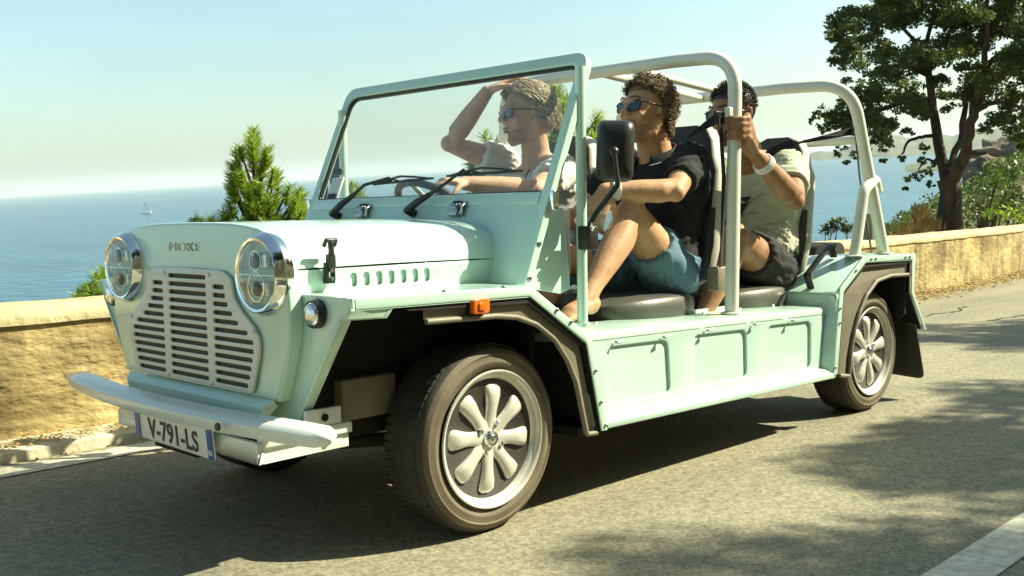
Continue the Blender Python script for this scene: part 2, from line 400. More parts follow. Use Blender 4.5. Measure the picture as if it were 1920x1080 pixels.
# parapet
def wall_material():
    m = mat('rough_rendered_parapet', (.20, .145, .055), .92, scale=3.2, col2=(.54, .43, .20), bump=.9, bscale=18, bdist=.03, stretch=(.55, 1, 1), detail=8)
    t = m.node_tree; n = t.nodes; l = t.links; b = n['Principled BSDF']
    # dark streaks of weathering, dripping from the top
    tc = n.new('ShaderNodeTexCoord'); mp = n.new('ShaderNodeMapping'); mp.inputs['Scale'].default_value = (6, 1, .7)
    nz = n.new('ShaderNodeTexNoise'); nz.inputs['Scale'].default_value = 1.6; nz.inputs['Detail'].default_value = 5
    l.new(tc.outputs['Object'], mp.inputs[0]); l.new(mp.outputs[0], nz.inputs['Vector'])
    cr = n.new('ShaderNodeValToRGB'); e = cr.color_ramp.elements; e[0].position = .36; e[0].color = (.5, .5, .46, 1); e[1].position = .52; e[1].color = (1, 1, 1, 1)
    l.new(nz.outputs['Fac'], cr.inputs[0])
    src = b.inputs['Base Color'].links[0].from_socket
    mx = n.new('ShaderNodeMix'); mx.data_type = 'RGBA'; mx.blend_type = 'MULTIPLY'; mx.inputs[0].default_value = .75
    l.new(src, mx.inputs[6]); l.new(cr.outputs[0], mx.inputs[7]); l.new(mx.outputs[2], b.inputs['Base Color'])
    return m
M['wall'] = wall_material()
M['cope'] = mat('pale_parapet_top', (.40, .33, .18), .88, scale=5, col2=(.56, .48, .29), bump=.6, bscale=25, bdist=.02)
def wall_top(x): return .575 + (.004 * x if x > 0 else 0) + .010*noise.noise(Vector((x*.8, 1, 0))) + .004*noise.noise(Vector((x*5, 1, 0)))
def wall_strip(prof, x0, x1, dx):
    rings = []; x = x0
    while x <= x1 + 1e-6:
        y0 = wall_y(x); T = wall_top(x); rg = []
        for k, (dy, z, rel) in enumerate(prof):
            zz = T + z if rel else z
            jit = .006 * noise.noise(Vector((x*3, k*1.7, 5)))
            rg.append((x, y0 + dy + jit, zz + jit))
        rings.append(rg); x += dx
    return rings
wall = empty('stone_parapet'); tag(wall, 'low rough ochre parapet wall running along the sea side of the road', 'wall'); ROAD.append(wall)
mb = MB(); mb.loft(wall_strip([(.035, -.3, 0), (.03, .1, 0), (.02, .3, 0), (.012, -.07, 1), (.34, -.07, 1), (.36, .1, 0), (.40, -.6, 0)], -30, 60, .25)); mb.obj('wall_body', M['wall'], wall, smooth=50)
mb = MB(); mb.loft(wall_strip([(.0, -.072, 1), (-.004, -.05, 1), (.006, -.022, 1), (.035, -.004, 1), (.09, .004, 1), (.26, .004, 1), (.32, -.006, 1), (.35, -.03, 1), (.355, -.072, 1)], -30, 60, .1)); mb.obj('coping', M['cope'], wall, smooth=60)

# leaf litter at the foot of the wall
mb = MB()
for k in range(6500):
    x = random.choice((random.uniform(-1.5, 1.6), random.uniform(5, 14), random.uniform(7, 14)))
    d = abs(random.gauss(0, .10 if x < 3 else .16)); y = wall_y(x) - .005 - d
    z = .052 if (x < 2.5 and y > 1.36) else .004
    z += random.uniform(0, .03) * math.exp(-d*9); s = random.uniform(.008, .014 if x < 3 else .03); a = random.uniform(0, 2*PI)
    u = Vector((math.cos(a), math.sin(a), random.uniform(-.4, .4))) * s; w = Vector((-math.sin(a), math.cos(a), random.uniform(-.4, .4))) * s * .45
    c = Vector((x, y, z)); mb.add([c - u, c - w, c + u, c + w], [(0, 1, 2, 3)])
me = mesh('fallen_leaves', mb.v, mb.f); o = link('fallen_leaves', me, M['leaf_litter']); tag(o, kind='stuff'); ROAD.append(o)

# sea
def sea_mat():
    m = bpy.data.materials.new('sea_water'); m.use_nodes = True; t = m.node_tree; n = t.nodes; l = t.links; b = n['Principled BSDF']
    b.inputs['Roughness'].default_value = .22; b.inputs['IOR'].default_value = 1.33
    tc = n.new('ShaderNodeTexCoord')
    hs = []
    for sc, st, d in ((.02, (1, .35, 1), 6), (.16, (1, .5, 1), 5), (.9, (1, .6, 1), 3)):
        mp = n.new('ShaderNodeMapping'); mp.inputs['Scale'].default_value = st; mp.inputs['Rotation'].default_value = (0, 0, .5)
        nz = n.new('ShaderNodeTexNoise'); nz.inputs['Scale'].default_value = sc; nz.inputs['Detail'].default_value = d
        l.new(tc.outputs['Object'], mp.inputs[0]); l.new(mp.outputs[0], nz.inputs['Vector']); hs.append(nz)
    cr = n.new('ShaderNodeValToRGB'); e = cr.color_ramp.elements
    e[0].position = .42; e[0].color = (.006, .065, .125, 1); e[1].position = .60; e[1].color = (.015, .120, .190, 1)
    a0 = n.new('ShaderNodeMath'); a0.operation = 'MULTIPLY_ADD'; a0.inputs[1].default_value = .5
    h0 = n.new('ShaderNodeMath'); h0.operation = 'MULTIPLY'; h0.inputs[1].default_value = .5; l.new(hs[1].outputs['Fac'], h0.inputs[0])
    l.new(hs[0].outputs['Fac'], a0.inputs[0]); l.new(h0.outputs[0], a0.inputs[2]); l.new(a0.outputs[0], cr.inputs[0]); l.new(cr.outputs[0], b.inputs['Base Color'])
    ad = n.new('ShaderNodeMath'); ad.operation = 'MULTIPLY_ADD'; ad.inputs[1].default_value = 3.0; l.new(hs[1].outputs['Fac'], ad.inputs[0]); l.new(hs[2].outputs['Fac'], ad.inputs[2])
    bp = n.new('ShaderNodeBump'); bp.inputs['Strength'].default_value = 1; bp.inputs['Distance'].default_value = .5; l.new(ad.outputs[0], bp.inputs['Height']); l.new(bp.outputs[0], b.inputs['Normal'])
    return m
M['sea'] = sea_mat()
R_SEA = 16000
v = [(0, 0, SEA)]; rr = [150, 600, 2400, 8000, R_SEA]; NS = 64
for r in rr: v += [(r*math.cos(2*PI*i/NS), r*math.sin(2*PI*i/NS), SEA) for i in range(NS)]
f = [(0, 1+i, 1+(i+1) % NS) for i in range(NS)]
for k in range(len(rr)-1): f += [(1+k*NS+i, 1+(k+1)*NS+i, 1+(k+1)*NS+(i+1) % NS, 1+k*NS+(i+1) % NS) for i in range(NS)]
tag(link('sea', mesh('sea', v, f), M['sea']), kind='structure')

# the hillside the road is cut into; falls away beyond the parapet, rises into a headland to the right
def ter_h(x, y):
    xw = max(min(x, 60), -40)
    base = -.0612*xw
    d = y - (wall_y(max(min(x, 60), -30)) + .25)
    if d < 0:
        e = -5.4 - y
        if e > 0: return base - .35 + min(e * 1.15, 16 + e*.25) + min(e, 1)*.5*fbm(x, y, 5)  # bank behind the camera, out of view, made steep to cut the skylight
        return base - .35
    h = base - .35 - .15*min(d, 2) - max(d - 2, 0) * .62
    # spur to the right, carrying the big tree
    az = math.degrees(math.atan2(y - CW.y, x - CW.x)); r = math.hypot(x - CW.x, y - CW.y)
    e = float(np.interp(az, [-60, 0, 10, 15, 18.3, 20, 22, 23.8, 24.8, 25.6, 26.5, 30], [2, 2, 1.6, .5, -1.1, -2.2, -3.0, -3.9, -4.6, -6.5, -12, -25]))
    zc = CW.z + 55*math.tan(math.radians(e)); tt = (r - 12)/43
    spur = -1.5 + (zc + 1.5)*tt if tt < 1 else zc - (r - 55)*(.30 if az > 19 else .06)
    spur += .35*fbm(x, y, 6)*min(max(tt, 0), 1) + .15*fbm(x, y, 1.7)*min(max(tt, 0), 1)
    h2 = max(h, spur) if r > 9 else h
    h2 += fbm(x, y, 7) * .18 * min(d, 3) / 3 + fbm(x, y, 25) * min(r / 60, 1)
    return max(h2, SEA - 3)
M['ground'] = mat('dry_scrub_ground', (.10, .10, .035), .95, scale=.35, col2=(.30, .23, .11), bump=.8, bscale=3, bdist=.2, detail=8)
def steps(lo, hi, n, p=2.0, c=0.0):
    return sorted({round(c + math.copysign(abs(t)**p, t) * ((hi-c) if t > 0 else (c-lo)), 3) for t in [(-1 + 2*i/n) for i in range(n+1)]})
xs = steps(-260, 420, 170, 2.0, 12.0); ys = sorted(set([-120, -70, -40, -25, -16, -11, -8, -6.5, -5.6, -5.25, -4, 0, 1.6] + [1.9 + 300*(i/120)**1.9 for i in range(1, 121)]))
grid('hillside', xs, ys, ter_h, M['ground'], 'structure')

# far shores
def ridge(name, az0, az1, dist, depth, hf, m, n=140, k=10):
    v = []; 
    for i in range(n+1):
        az = math.radians(az0 + (az1-az0)*i/n); hh = hf(i/n)
        for j in range(k+1):
            t = j/k; r = dist + depth*t; s = math.sin(PI * min(t, 1)) ** .8 if t < 1 else 0
            z = SEA - 2 + (hh + 2) * s * (1 + .25*fbm(r*math.cos(az), r*math.sin(az), dist*.035)) if t > 0 else SEA - 2
            v.append((CW.x + r*math.cos(az), CW.y + r*math.sin(az), z))
    f = [(i*(k+1)+j, (i+1)*(k+1)+j, (i+1)*(k+1)+j+1, i*(k+1)+j+1) for i in range(n) for j in range(k)]
    o = link(name, mesh(name, v, f), m, None, True); tag(o, kind='structure'); return o
def azpx(u): return 44.7 - math.degrees(math.atan((u-960)/FPX))
M['far_hill'] = mat('far_wooded_hill', (.045, .07, .03), .95, scale=.02, col2=(.13, .14, .085), bump=.5, bscale=.05, bdist=8, detail=10)
def h_far(t):   # t 0 at the left tip
    return 8 + 42 * min(t*5, 1) + 60*max(0, t-.3) + 22*fbm(t*9, 0, 1, 5)
ridge('far_headland', azpx(1490), azpx(2500), 2350, 900, h_far, M['far_hill'])
def h_mid(t): return 4 + 34*min(t*2.2, 1)**1.3 + 40*max(0, t-.35) + 12*fbm(t*7, 2, 1, 5)
ridge('mid_headland', azpx(1700), azpx(2600), 950, 420, h_mid, M['far_hill'])

# haze: one even box of sea air; the sky is outside
hz = MB().box((-26000, -26000, SEA - 6), (26000, 26000, 150)).obj('haze')
hm = bpy.data.materials.new('haze'); hm.use_nodes = True; hn = hm.node_tree.nodes; hn.clear()
pv = hn.new('ShaderNodeVolumePrincipled'); pv.inputs['Color'].default_value = (.82, .88, .88, 1); pv.inputs['Density'].default_value = .00011; pv.inputs['Anisotropy'].default_value = .1
ho = hn.new('ShaderNodeOutputMaterial'); hm.node_tree.links.new(pv.outputs[0], ho.inputs['Volume'])
hz.data.materials.append(hm); tag(hz, kind='stuff')

# ------------------------------------------------------------------ vegetation
def leaf_cloud(centres, per, size, flat=.5, seed=1, shape=.5):
    """many small leaf faces through clump volumes -> verts, faces (numpy)"""
    rg = np.random.default_rng(seed); C = []; 
    for (c, r) in centres:
        n = max(int(per * (r[0]*r[1]*r[2]) ** (2/3)), 12) if hasattr(r, '__len__') else max(int(per * r*r), 12)
        rr = np.array(r if hasattr(r, '__len__') else (r, r, r))
        d = rg.normal(size=(n, 3)); d /= np.linalg.norm(d, axis=1)[:, None]
        q = rg.random((n, 1)) ** .45
        C.append(np.array(c) + d * q * rr)
    C = np.concatenate(C); n = len(C)
    u = rg.normal(size=(n, 3)); u /= np.linalg.norm(u, axis=1)[:, None]
    w = np.cross(u, rg.normal(size=(n, 3))); w /= np.linalg.norm(w, axis=1)[:, None]
    s = size * (rg.random((n, 1)) * .8 + .6)
    a = C - u*s; b = C - w*s*shape; c = C + u*s; d = C + w*s*shape
    V = np.stack([a, b, c, d], 1).reshape(-1, 3)
    return V, n
def quads_obj(name, V, n, m, parent=None):
    me = bpy.data.meshes.new(name); me.vertices.add(len(V)); me.vertices.foreach_set('co', V.astype(np.float32).ravel())
    me.loops.add(4*n); me.loops.foreach_set('vertex_index', np.arange(4*n, dtype=np.int32))
    me.polygons.add(n); me.polygons.foreach_set('loop_start', np.arange(0, 4*n, 4, dtype=np.int32))
    me.update(calc_edges=True); me.validate(); return link(name, me, m, parent)
def bezier(a, b, sag, n=6):
    a = Vector(a); b = Vector(b); mid = (a+b)/2 + Vector(sag)
    return [a*(1-t)**2 + mid*2*t*(1-t) + b*t*t for t in (i/n for i in range(n+1))]

# the big tree on the right, behind the parapet
TD = 21.0
tree = empty('oak_tree', wp(1782, 452, TD)); tag(tree, 'large dark holm oak with forked trunk leaning over the parapet', 'tree')
T0 = tree.location.copy()
def tp(u, v, dd=0.0): return wp(u, v, TD + dd) - T0
mb = MB()
mb.tube([tp(1782, 470), tp(1780, 400), tp(1783, 360), tp(1777, 335)], [.34, .22, .19, .20], 12)
B = [([(1779, 345, 0), (1765, 300, .2), (1757, 250, .3), (1748, 200, .4), (1742, 150, .2), (1736, 90, 0)], [.15, .125, .11, .10, .085, .05]),
     ([(1782, 345, 0), (1808, 300, -.3), (1816, 250, -.4), (1828, 200, -.5), (1842, 150, -.6), (1850, 80, -.8)], [.15, .13, .11, .10, .085, .05]),
     ([(1775, 322, 0), (1800, 265, .6), (1808, 220, 1.0), (1812, 150, 1.2)], [.08, .075, .07, .05]),
     ([(1757, 255, .3), (1735, 255, .2), (1715, 258, 0), (1700, 272, -.1), (1690, 290, -.2)], [.05, .04, .035, .03, .018]),
     ([(1740, 140, .2), (1690, 120, 0), (1640, 130, -.3)], [.07, .05, .03]), ([(1742, 190, .3), (1690, 190, .3), (1620, 220, .2), (1560, 240, .2)], [.08, .06, .045, .03]),
     ([(1845, 130, -.5), (1890, 90, -.7), (1930, 60, -1)], [.07, .05, .03]), ([(1826, 210, -.5), (1870, 190, -.6), (1910, 200, -1)], [.06, .045, .03]),
     ([(1738, 100, .1), (1700, 60, .3), (1660, 20, .5), (1640, -60, .5)], [.05, .04, .03, .02]), ([(1736, 90, 0), (1750, 20, 0), (1760, -90, 0)], [.05, .04, .02]),
     ([(1850, 80, -.8), (1850, 0, -.9), (1870, -110, -1)], [.05, .04, .02]), ([(1765, 300, .2), (1740, 300, .2), (1722, 318, .2)], [.035, .03, .015]),
     ([(1816, 290, -.3), (1850, 285, -.4)], [.05, .02])]
for pts, rad in B:
    P = []; R2 = []
    for i in range(len(pts)-1):
        a = tp(*pts[i]); b = tp(*pts[i+1])
        for k in range(3):
            t = k/3; P.append(a.lerp(b, t) + Vector((random.uniform(-.03, .03),)*3) * (0 if (i == 0 and k == 0) else 1)); R2.append(rad[i]*(1-t) + rad[i+1]*t)
    P.append(tp(*pts[-1])); R2.append(rad[-1]); mb.tube(P, [q*.84 for q in R2], 8)
trunk = mb.obj('trunk', M['bark'], tree, smooth=60)
cl = []
def clump(u, v, r, dd=0): cl.append((tuple(tp(u, v, dd)), (r, r, r*.75)))
crown = [(1600, 40, .55), (1640, 20, .6), (1575, 90, .32), (1610, 110, .5), (1660, 80, .6), (1700, 30, .7), (1760, 10, .7), (1820, 20, .7), (1880, 30, .7), (1930, 40, .7),
         (1585, 150, .22), (1625, 165, .42), (1670, 150, .5), (1715, 110, .55), (1770, 90, .5), (1830, 80, .6), (1890, 100, .6), (1940, 120, .6), (1700, 185, .42),
         (1560, 205, .28), (1530, 215, .17), (1590, 235, .34), (1550, 245, .2), (1625, 215, .42), (1660, 225, .4), (1635, 265, .26), (1600, 285, .2), (1570, 290, .15), (1590, 305, .10), (1665, 275, .22), (1700, 245, .22), (1655, 300, .1), (1575, 215, .32), (1605, 245, .34), (1560, 235, .28), (1540, 240, .2), (1525, 225, .14), (1640, 240, .34), (1620, 275, .24), (1580, 270, .22), (1650, 190, .4), (1600, 190, .3), (1570, 60, .3), (1565, 120, .28), (1610, 75, .45),
         (1720, 210, .38), (1770, 165, .42), (1780, 210, .3), (1820, 150, .5), (1860, 170, .52), (1910, 180, .55), (1870, 225, .36), (1915, 235, .42), (1945, 225, .4), (1900, 262, .16),
         (1725, 300, .2), (1708, 330, .2), (1735, 325, .18), (1700, 350, .08), (1745, 345, .12), (1690, 300, .12), (1735, 280, .16), (1752, 310, .12),
         (1660, -30, .7), (1730, -50, .8), (1800, -60, .8), (1870, -40, .8), (1940, -30, .9), (1770, -140, .9), (1860, -150, .9), (1690, -110, .7), (1975, 100, .8), (2010, 180, .7), (2020, 20, .9), (1960, -120, .9), (1910, 275, .1), (1842, 240, .14)]
for (u, v, r) in crown:
    for k in range(3 if r > .3 else 2):
        clump(u + random.gauss(0, r*22), v + random.gauss(0, r*20), r * random.uniform(.5, .8), random.gauss(0, 1.1 if r > .3 else .3))
sub = []
for c, r in cl:      # twig-scale clumps inside each clump, so that the sky shows between them
    for k in range(7 if r[0] > .2 else 4):
        d = Vector((random.gauss(0, 1), random.gauss(0, 1), random.gauss(0, 1))).normalized() * random.uniform(.35, 1.0)
        sub.append(((c[0]+d.x*r[0], c[1]+d.y*r[1], c[2]+d.z*r[2]), (r[0]*.42, r[1]*.42, r[2]*.42)))
V, n = leaf_cloud(sub, 6200, .032, seed=3, shape=.55)
quads_obj('crown', V, n, M['oak_leaf'], tree)

# trees across the road (behind the camera) whose shade falls on the lane
shade_src = None
def shade_tree(loc, label, h=6.0, sc=1.0, seed=1):
    t = empty('roadside_tree', loc); tag(t, label, 'tree')
    mb = MB(); mb.tube([(0, 0, -1.5), (0, .1, h*.3), (.15, 0, h*.55), (.1, .1, h*.85)], [.26, .2, .15, .05], 10); rr = random.Random(seed); ce = []
    for k in range(16):
        a = rr.uniform(0, 2*PI); z = h*rr.uniform(.55, 1.0); R = rr.uniform(.5, 1.9)*sc; e = (R*math.cos(a), R*math.sin(a), z)
        mb.tube(bezier((0.1, 0, h*rr.uniform(.35, .6)), e, (0, 0, .3)), [.07, .06, .05, .04, .03, .02, .012], 6)
        for q in range(7): ce.append(((e[0]+rr.gauss(0, .45), e[1]+rr.gauss(0, .45), e[2]+rr.gauss(0, .3)), (.36, .36, .26)))
    mb.obj('trunk', M['bark'], t, smooth=60)
    V, n = leaf_cloud(ce, 3000, .05, seed=seed); quads_obj('crown', V, n, M['oak_leaf'], t); return t
def shade_from(x, y, h):                         # where a crown at height h must stand to shade that bit of road
    return Vector((x, y, 0)) + SUN_ROAD * (h / SUN_ROAD.z)
for (x, y, h, th, sc, sd, lb) in ((2.7, -3.0, 5.6, 6.6, .75, 11, 'leafy tree across the road with its shade on the lane'),
                          (-.2, -3.3, 7.2, 8.0, .75, 12, 'taller leafy tree across the road, beside the leafy tree shading the lane'),
                          (6.3, -1.6, 6.0, 7.0, .6, 13, 'leafy tree across the road farther down the hill')):
    c = TILT @ shade_from(x, y, h)
    shade_tree((c.x, c.y, c.z - th*.83), lb, th, sc, sd)

srcs = [o for o in COL.objects if o.name.startswith('roadside_tree')]  # copies added out of view on the bank, to block skylight from the road
for k, (x, y, sc) in enumerate(((-3.0, -7.6, 1.25), (-6.0, -8.4, 1.35), (-9.5, -7.8, 1.3), (-4.5, -11.0, 1.5), (-1.0, -10.5, 1.3), (-14, -8.2, 1.4))):
    s_ = srcs[k % 3]; t = s_.copy(); COL.objects.link(t); t.scale = (sc, sc, sc); t.rotation_euler = (0, 0, k*1.3)
    b_ = TILT @ Vector((x, y, 0)); t.location = (b_.x, b_.y, ter_h(b_.x, b_.y)); t['label'] = 'unseen leafy tree added on the bank across the road to cut skylight'; t['group'] = 'unseen trees added on the bank to cut skylight'
    for ch in s_.children: c_ = ch.copy(); COL.objects.link(c_); c_.parent = t

# young pines beyond the parapet
def pine(name, label, base, shoots, needle=.075, group=None, nper=120, trunk_r=.05):
    """shoots: list of (tip, length) ; each a bottlebrush of needles on a twig that joins the stem"""
    t = empty(name, base); tag(t, label, 'tree' if name.endswith('tree') else 'shrub', group); b0 = Vector(base)
    top = max((Vector(s[0]) for s in shoots), key=lambda p: p.z) - b0
    mb = MB(); mb.tube([(0, 0, -.6), top*.5 + Vector((.02, .02, 0)), top], [trunk_r, trunk_r*.6, .01], 8)
    nv = []; 
    for tip, L in shoots:
        tip = Vector(tip) - b0; z0 = max(tip.z - L*1.8 - .15, .0); f0 = min(max(z0/max(top.z, .1), 0), .95); root = top * f0
        pth = bezier(root, tip, (0, 0, -.12*(tip-root).length), 6); mb.tube(pth, [trunk_r*.45, trunk_r*.4, trunk_r*.34, trunk_r*.28, trunk_r*.2, .008, .004], 6)
        d0 = (pth[-1] - pth[-2]).normalized(); d0 = (d0 + Vector((0, 0, .7))).normalized()
        for k in range(int(nper)):
            s = random.random() ** .7; p = tip - d0 * L * s
            r = Vector((random.gauss(0, 1), random.gauss(0, 1), random.gauss(0, 1))); r = (r - d0 * r.dot(d0)).normalized()
            dr = (d0 * random.uniform(.4, 1.1) + r).normalized(); q = p + dr * needle * random.uniform(.7, 1.2)
            w = dr.cross(Vector((random.gauss(0, 1), random.gauss(0, 1), random.gauss(0, 1)))).normalized() * needle * .05
            nv += [p - w, p + w, q + w*.3, q - w*.3]
    mb.obj('trunk', M['bark'], t, smooth=60)
    V = np.array([tuple(p) for p in nv]); quads_obj('needles', V, len(nv)//4, M['pine_needle'], t); return t
def shoots_from(pix, D, spread=.25, dup=3, L=.18):
    out = []
    for (u, v) in pix:
        for k in range(dup):
            out.append((wp(u + random.gauss(0, 7), v + random.gauss(0, 7), D + random.gauss(0, spread)), L * random.uniform(.7, 1.2)))
    return out
PX = [(475, 250), (476, 262), (450, 278), (500, 272), (430, 318), (521, 322), (455, 322), (490, 312), (440, 352), (470, 352), (506, 356), (530, 358), (425, 388), (455, 392), (485, 387), (515, 395), (550, 376), (566, 392), (400, 405), (380, 413), (420, 410), (540, 402), (500, 415), (460, 415), (478, 290), (484, 340), (474, 376), (572, 380), (562, 370), (578, 396), (365, 416)]
D = 9.5; b = wp(485, 640, D)
pine('pine_tree', 'bright green young pine rising behind the bonnet of the buggy', b, shoots_from(PX, D, .20, 2, .20), .085, nper=170)
PX = [(1040, 160), (1052, 175), (1035, 195), (1058, 205), (1045, 225), (1062, 235), (1030, 250), (1048, 262), (1066, 268), (1120, 222), (1130, 235), (1112, 245), (1125, 262), (1140, 258), (1105, 270), (915, 258), (910, 275), (922, 272), (880, 300), (900, 305),
      (930, 300), (950, 310), (980, 300), (1010, 300), (870, 325), (895, 330), (920, 335), (1080, 290), (1100, 300), (1125, 300), (1150, 290), (1040, 310), (1070, 330), (990, 330)]
D = 12.0; b = wp(1030, 620, D)
pine('pine_tree', 'young pine with a tall top shoot seen through the buggy between driver and passenger', b, shoots_from(PX, D, .3, 2, .26), .12, nper=120)
PX = [(662, 345), (668, 358), (655, 366), (680, 372), (650, 380), (665, 385), (690, 380)]
D = 10.5; b = wp(668, 600, D); pine('pine_sapling', 'pine sapling tip showing through the far bottom corner of the windscreen', b, shoots_from(PX, D, .15, 4, .13), .07, nper=80, trunk_r=.03)
PX = [(190, 520), (175, 527), (200, 530), (160, 535), (185, 540), (205, 545), (150, 548), (170, 548), (140, 552), (195, 512), (210, 520)]
D = 6.2; b = wp(185, 700, D); pine('pine_sapling', 'low bright pine sprig over the wall left of the headlights', b, shoots_from(PX, D, .12, 3, .07), .05, nper=70, trunk_r=.02)

# scrub round the big tree
def bush(label, cen, per, size, m, cat='bush', name='green_bush', group=None):
    c0 = Vector(cen[0][0]); t = empty(name, c0); tag(t, label, cat, group)
    mb = MB()
    ce = [((c[0]-c0.x, c[1]-c0.y, c[2]-c0.z), r) for c, r in cen]
    for c, r in ce[:12]: mb.tube(bezier((0, 0, -1.2), c, (0, 0, .2)), [.03, .026, .022, .018, .014, .01, .006], 5)
    mb.obj('stem', M['bark'], t)
    V, n = leaf_cloud(ce, per, size, seed=len(label)); quads_obj('foliage', V, n, m, t); return t
def cen(pix, D, r, spread): return [(tuple(wp(u + random.gauss(0, 5), v + random.gauss(0, 4), D + random.gauss(0, spread))), (r*random.uniform(.6, 1.1),)*3) for u, v in pix for _ in range(3)]
bush('leafy green bush behind the parapet, right of the oak trunk', cen([(1835, 380), (1850, 350), (1870, 335), (1890, 360), (1860, 375), (1885, 385), (1910, 370), (1925, 345), (1840, 400), (1870, 400), (1905, 395), (1930, 385), (1820, 395)], 24, .26, .5), 900, .045, M['bush_leaf'])
bush('bright low shrub at the parapet top under the oak', cen([(1850, 402), (1875, 398), (1900, 400), (1920, 405), (1890, 408)], 18, .13, .2), 1300, .03, M['pine_needle'])
bush('yellowish bush on the slope above the rocks at the right edge', cen([(1880, 322), (1900, 312), (1925, 318), (1905, 330), (1880, 335)], 42, .5, 1), 300, .09, M['bush_leaf'])
# dry grass
def grass_tuft(label, base, n, h, w):
    nv = []; b0 = Vector(base)
    for k in range(n):
        p = Vector((random.gauss(0, w), random.gauss(0, w*.5), 0)); q = p + Vector((random.gauss(0, h*.18), random.gauss(0, h*.18), h*random.uniform(.5, 1.1)))
        s = Vector((.012, -.012, 0)); nv += [p - s, p + s, q + s*.2, q - s*.2]
    V = np.array([tuple(p) for p in nv]); o = quads_obj('dry_grass', V, n, M['dry_grass']); o.location = b0; tag(o, kind='stuff'); return o
for (u, v, n, h, w, D) in ((1724, 425, 120, .42, .09, 20), (1738, 432, 100, .28, .20, 20), (1705, 438, 80, .2, .25, 19)):
    grass_tuft('', wp(u, v, D), n, h, w)
# scrub cover on the slope behind the parapet, right
ce = []
rs = random.Random(77)
while len(ce) < 420:
    az = math.radians(rs.uniform(10, 25.2)); r = rs.uniform(24, 75); x = CW.x + r*math.cos(az); y = CW.y + r*math.sin(az); z = ter_h(x, y); q = rs.uniform(.25, .8)*(r/45)
    ce.append(((x, y, z + q*.2), (q, q, q*.55)))
V, n = leaf_cloud(ce, 190, .10, seed=12); o = quads_obj('scrub', V, n, M['bush_leaf']); tag(o, kind='stuff')
# small dark sprigs poking over the wall behind the rear seat
def sprig(label, pix, D):
    b = wp(pix[0][0], pix[0][1] + 40, D); t = empty('bare_sprig', b); tag(t, label, 'plant', 'dark sprigs above the parapet'); mb = MB()
    for u, v in pix: 
        e = wp(u, v, D + random.gauss(0, .08)) - b; mb.tube(bezier((0, 0, -.3), e, (random.gauss(0, .04), random.gauss(0, .04), 0)), [.006, .006, .005, .005, .004, .004, .003], 5)
    mb.obj('stem', M['bark'], t); ce = [((wp(u + random.gauss(0, 4), v + random.uniform(0, 14), D) - b)[:], (.05, .05, .05)) for u, v in pix for _ in range(3)]
    V, n = leaf_cloud(ce, 6000, .026, seed=5, shape=.3); quads_obj('foliage', V, n, M['oak_leaf'], t)
sprig('small dark sprig over the parapet just right of the rear seat', [(1552, 418), (1560, 412), (1570, 414), (1575, 410), (1548, 425), (1565, 422)], 11)
sprig('small dark sprig over the parapet between the seat and the rear roll bar', [(1592, 420), (1585, 425), (1600, 424)], 11)

# rocks of the near headland
def rock(label, c, r, seed):
    bm = bmesh.new(); bmesh.ops.create_icosphere(bm, subdivisions=4, radius=1)
    for vv in bm.verts:
        p = vv.co.copy(); k = 1 + .45*noise.fractal(p*1.5 + Vector((seed, 0, 0)), .8, 2.1, 6) + .10*noise.cell(p*2.5 + Vector((seed, 0, 0)))
        vv.co = Vector((p.x*r[0]*k, p.y*r[1]*k, p.z*r[2]*k))
    me = bpy.data.meshes.new('rock_outcrop'); bm.to_mesh(me); bm.free(); o = link('rock_outcrop', me, M['rock'], None, True); o.location = c; tag(o, label, 'rock'); return o
M['rock'] = mat('red_brown_rock', (.09, .07, .045), .95, scale=.6, col2=(.24, .19, .13), bump=.9, bscale=2.5, bdist=.3, detail=8)
rock('brown rock outcrop on the headland at the right edge', wp(1888, 300, 130), (4.2, 3.4, 2.3), 3)
rock('smaller brown rock below the outcrop on the headland', wp(1850, 322, 110), (2.4, 2.2, 1.3), 8)

# sailboat
bt = empty('sailboat', wp(275, 404.5, 1090)); bt.location.z = SEA; tag(bt, 'small white sailing boat far out on the blue sea', 'boat')
M['sail'] = mat('white_sailcloth', (.8, .82, .8), .7); M['hull'] = mat('white_hull', (.8, .8, .78), .4)
dirx = Vector((.7, -.7, 0)); mb = MB(); rings = []
for s, w, zt in ((-5, .2, 1.4), (-3.5, 1.3, 1.2), (0, 1.8, 1.1), (3.5, 1.2, 1.4), (5.6, .08, 1.9)):
    nrm = Vector((.7, .7, 0)); c = dirx*s; rings.append([c - nrm*w + Vector((0, 0, zt)), c - nrm*w*.6 + Vector((0, 0, -.1)), c + Vector((0, 0, -.6)), c + nrm*w*.6 + Vector((0, 0, -.1)), c + nrm*w + Vector((0, 0, zt))])
mb.loft(rings); mb.obj('hull', M['hull'], bt)
MB().tube([(0, 0, 0), (0, 0, 14.5)], .12, 6).obj('mast', M['hull'], bt)
MB().prism([(0, 0, 2), tuple(dirx * -4.3 + Vector((0, 0, 2.2))), (0, 0, 14)], (.08, .08, 0)).obj('mainsail', M['sail'], bt)
MB().prism([tuple(dirx * .3 + Vector((0, 0, 12))), tuple(dirx*5 + Vector((0, 0, 1.9))), tuple(dirx*.4 + Vector((0, 0, 1.9)))], (.08, .08, 0)).obj('jib', M['sail'], bt)

# ------------------------------------------------------------------ the open buggy
car = empty('open_buggy'); ROAD.append(car)
tag(car, 'pale mint green doorless open buggy with white roll bars driving along the coast road', 'car')
SIDE = frame((0, -.70, 0), (1, 0, 0), (0, 0, 1))           # local x,y = car x,z ; outward = towards the near side
def side_frame(y): return frame((0, y, 0), (1, 0, 0), (0, 0, 1))
def front_frame(x): return frame((x, 0, 0), (0, -1, 0), (0, 0, 1))   # local x = -y
def sym(half):                                              # half outline from top centre to bottom -> closed loop
    return [(x, z) for x, z in half] + [(-x, z) for x, z in reversed(half) if abs(x) > 1e-6]
mint = M['mint']

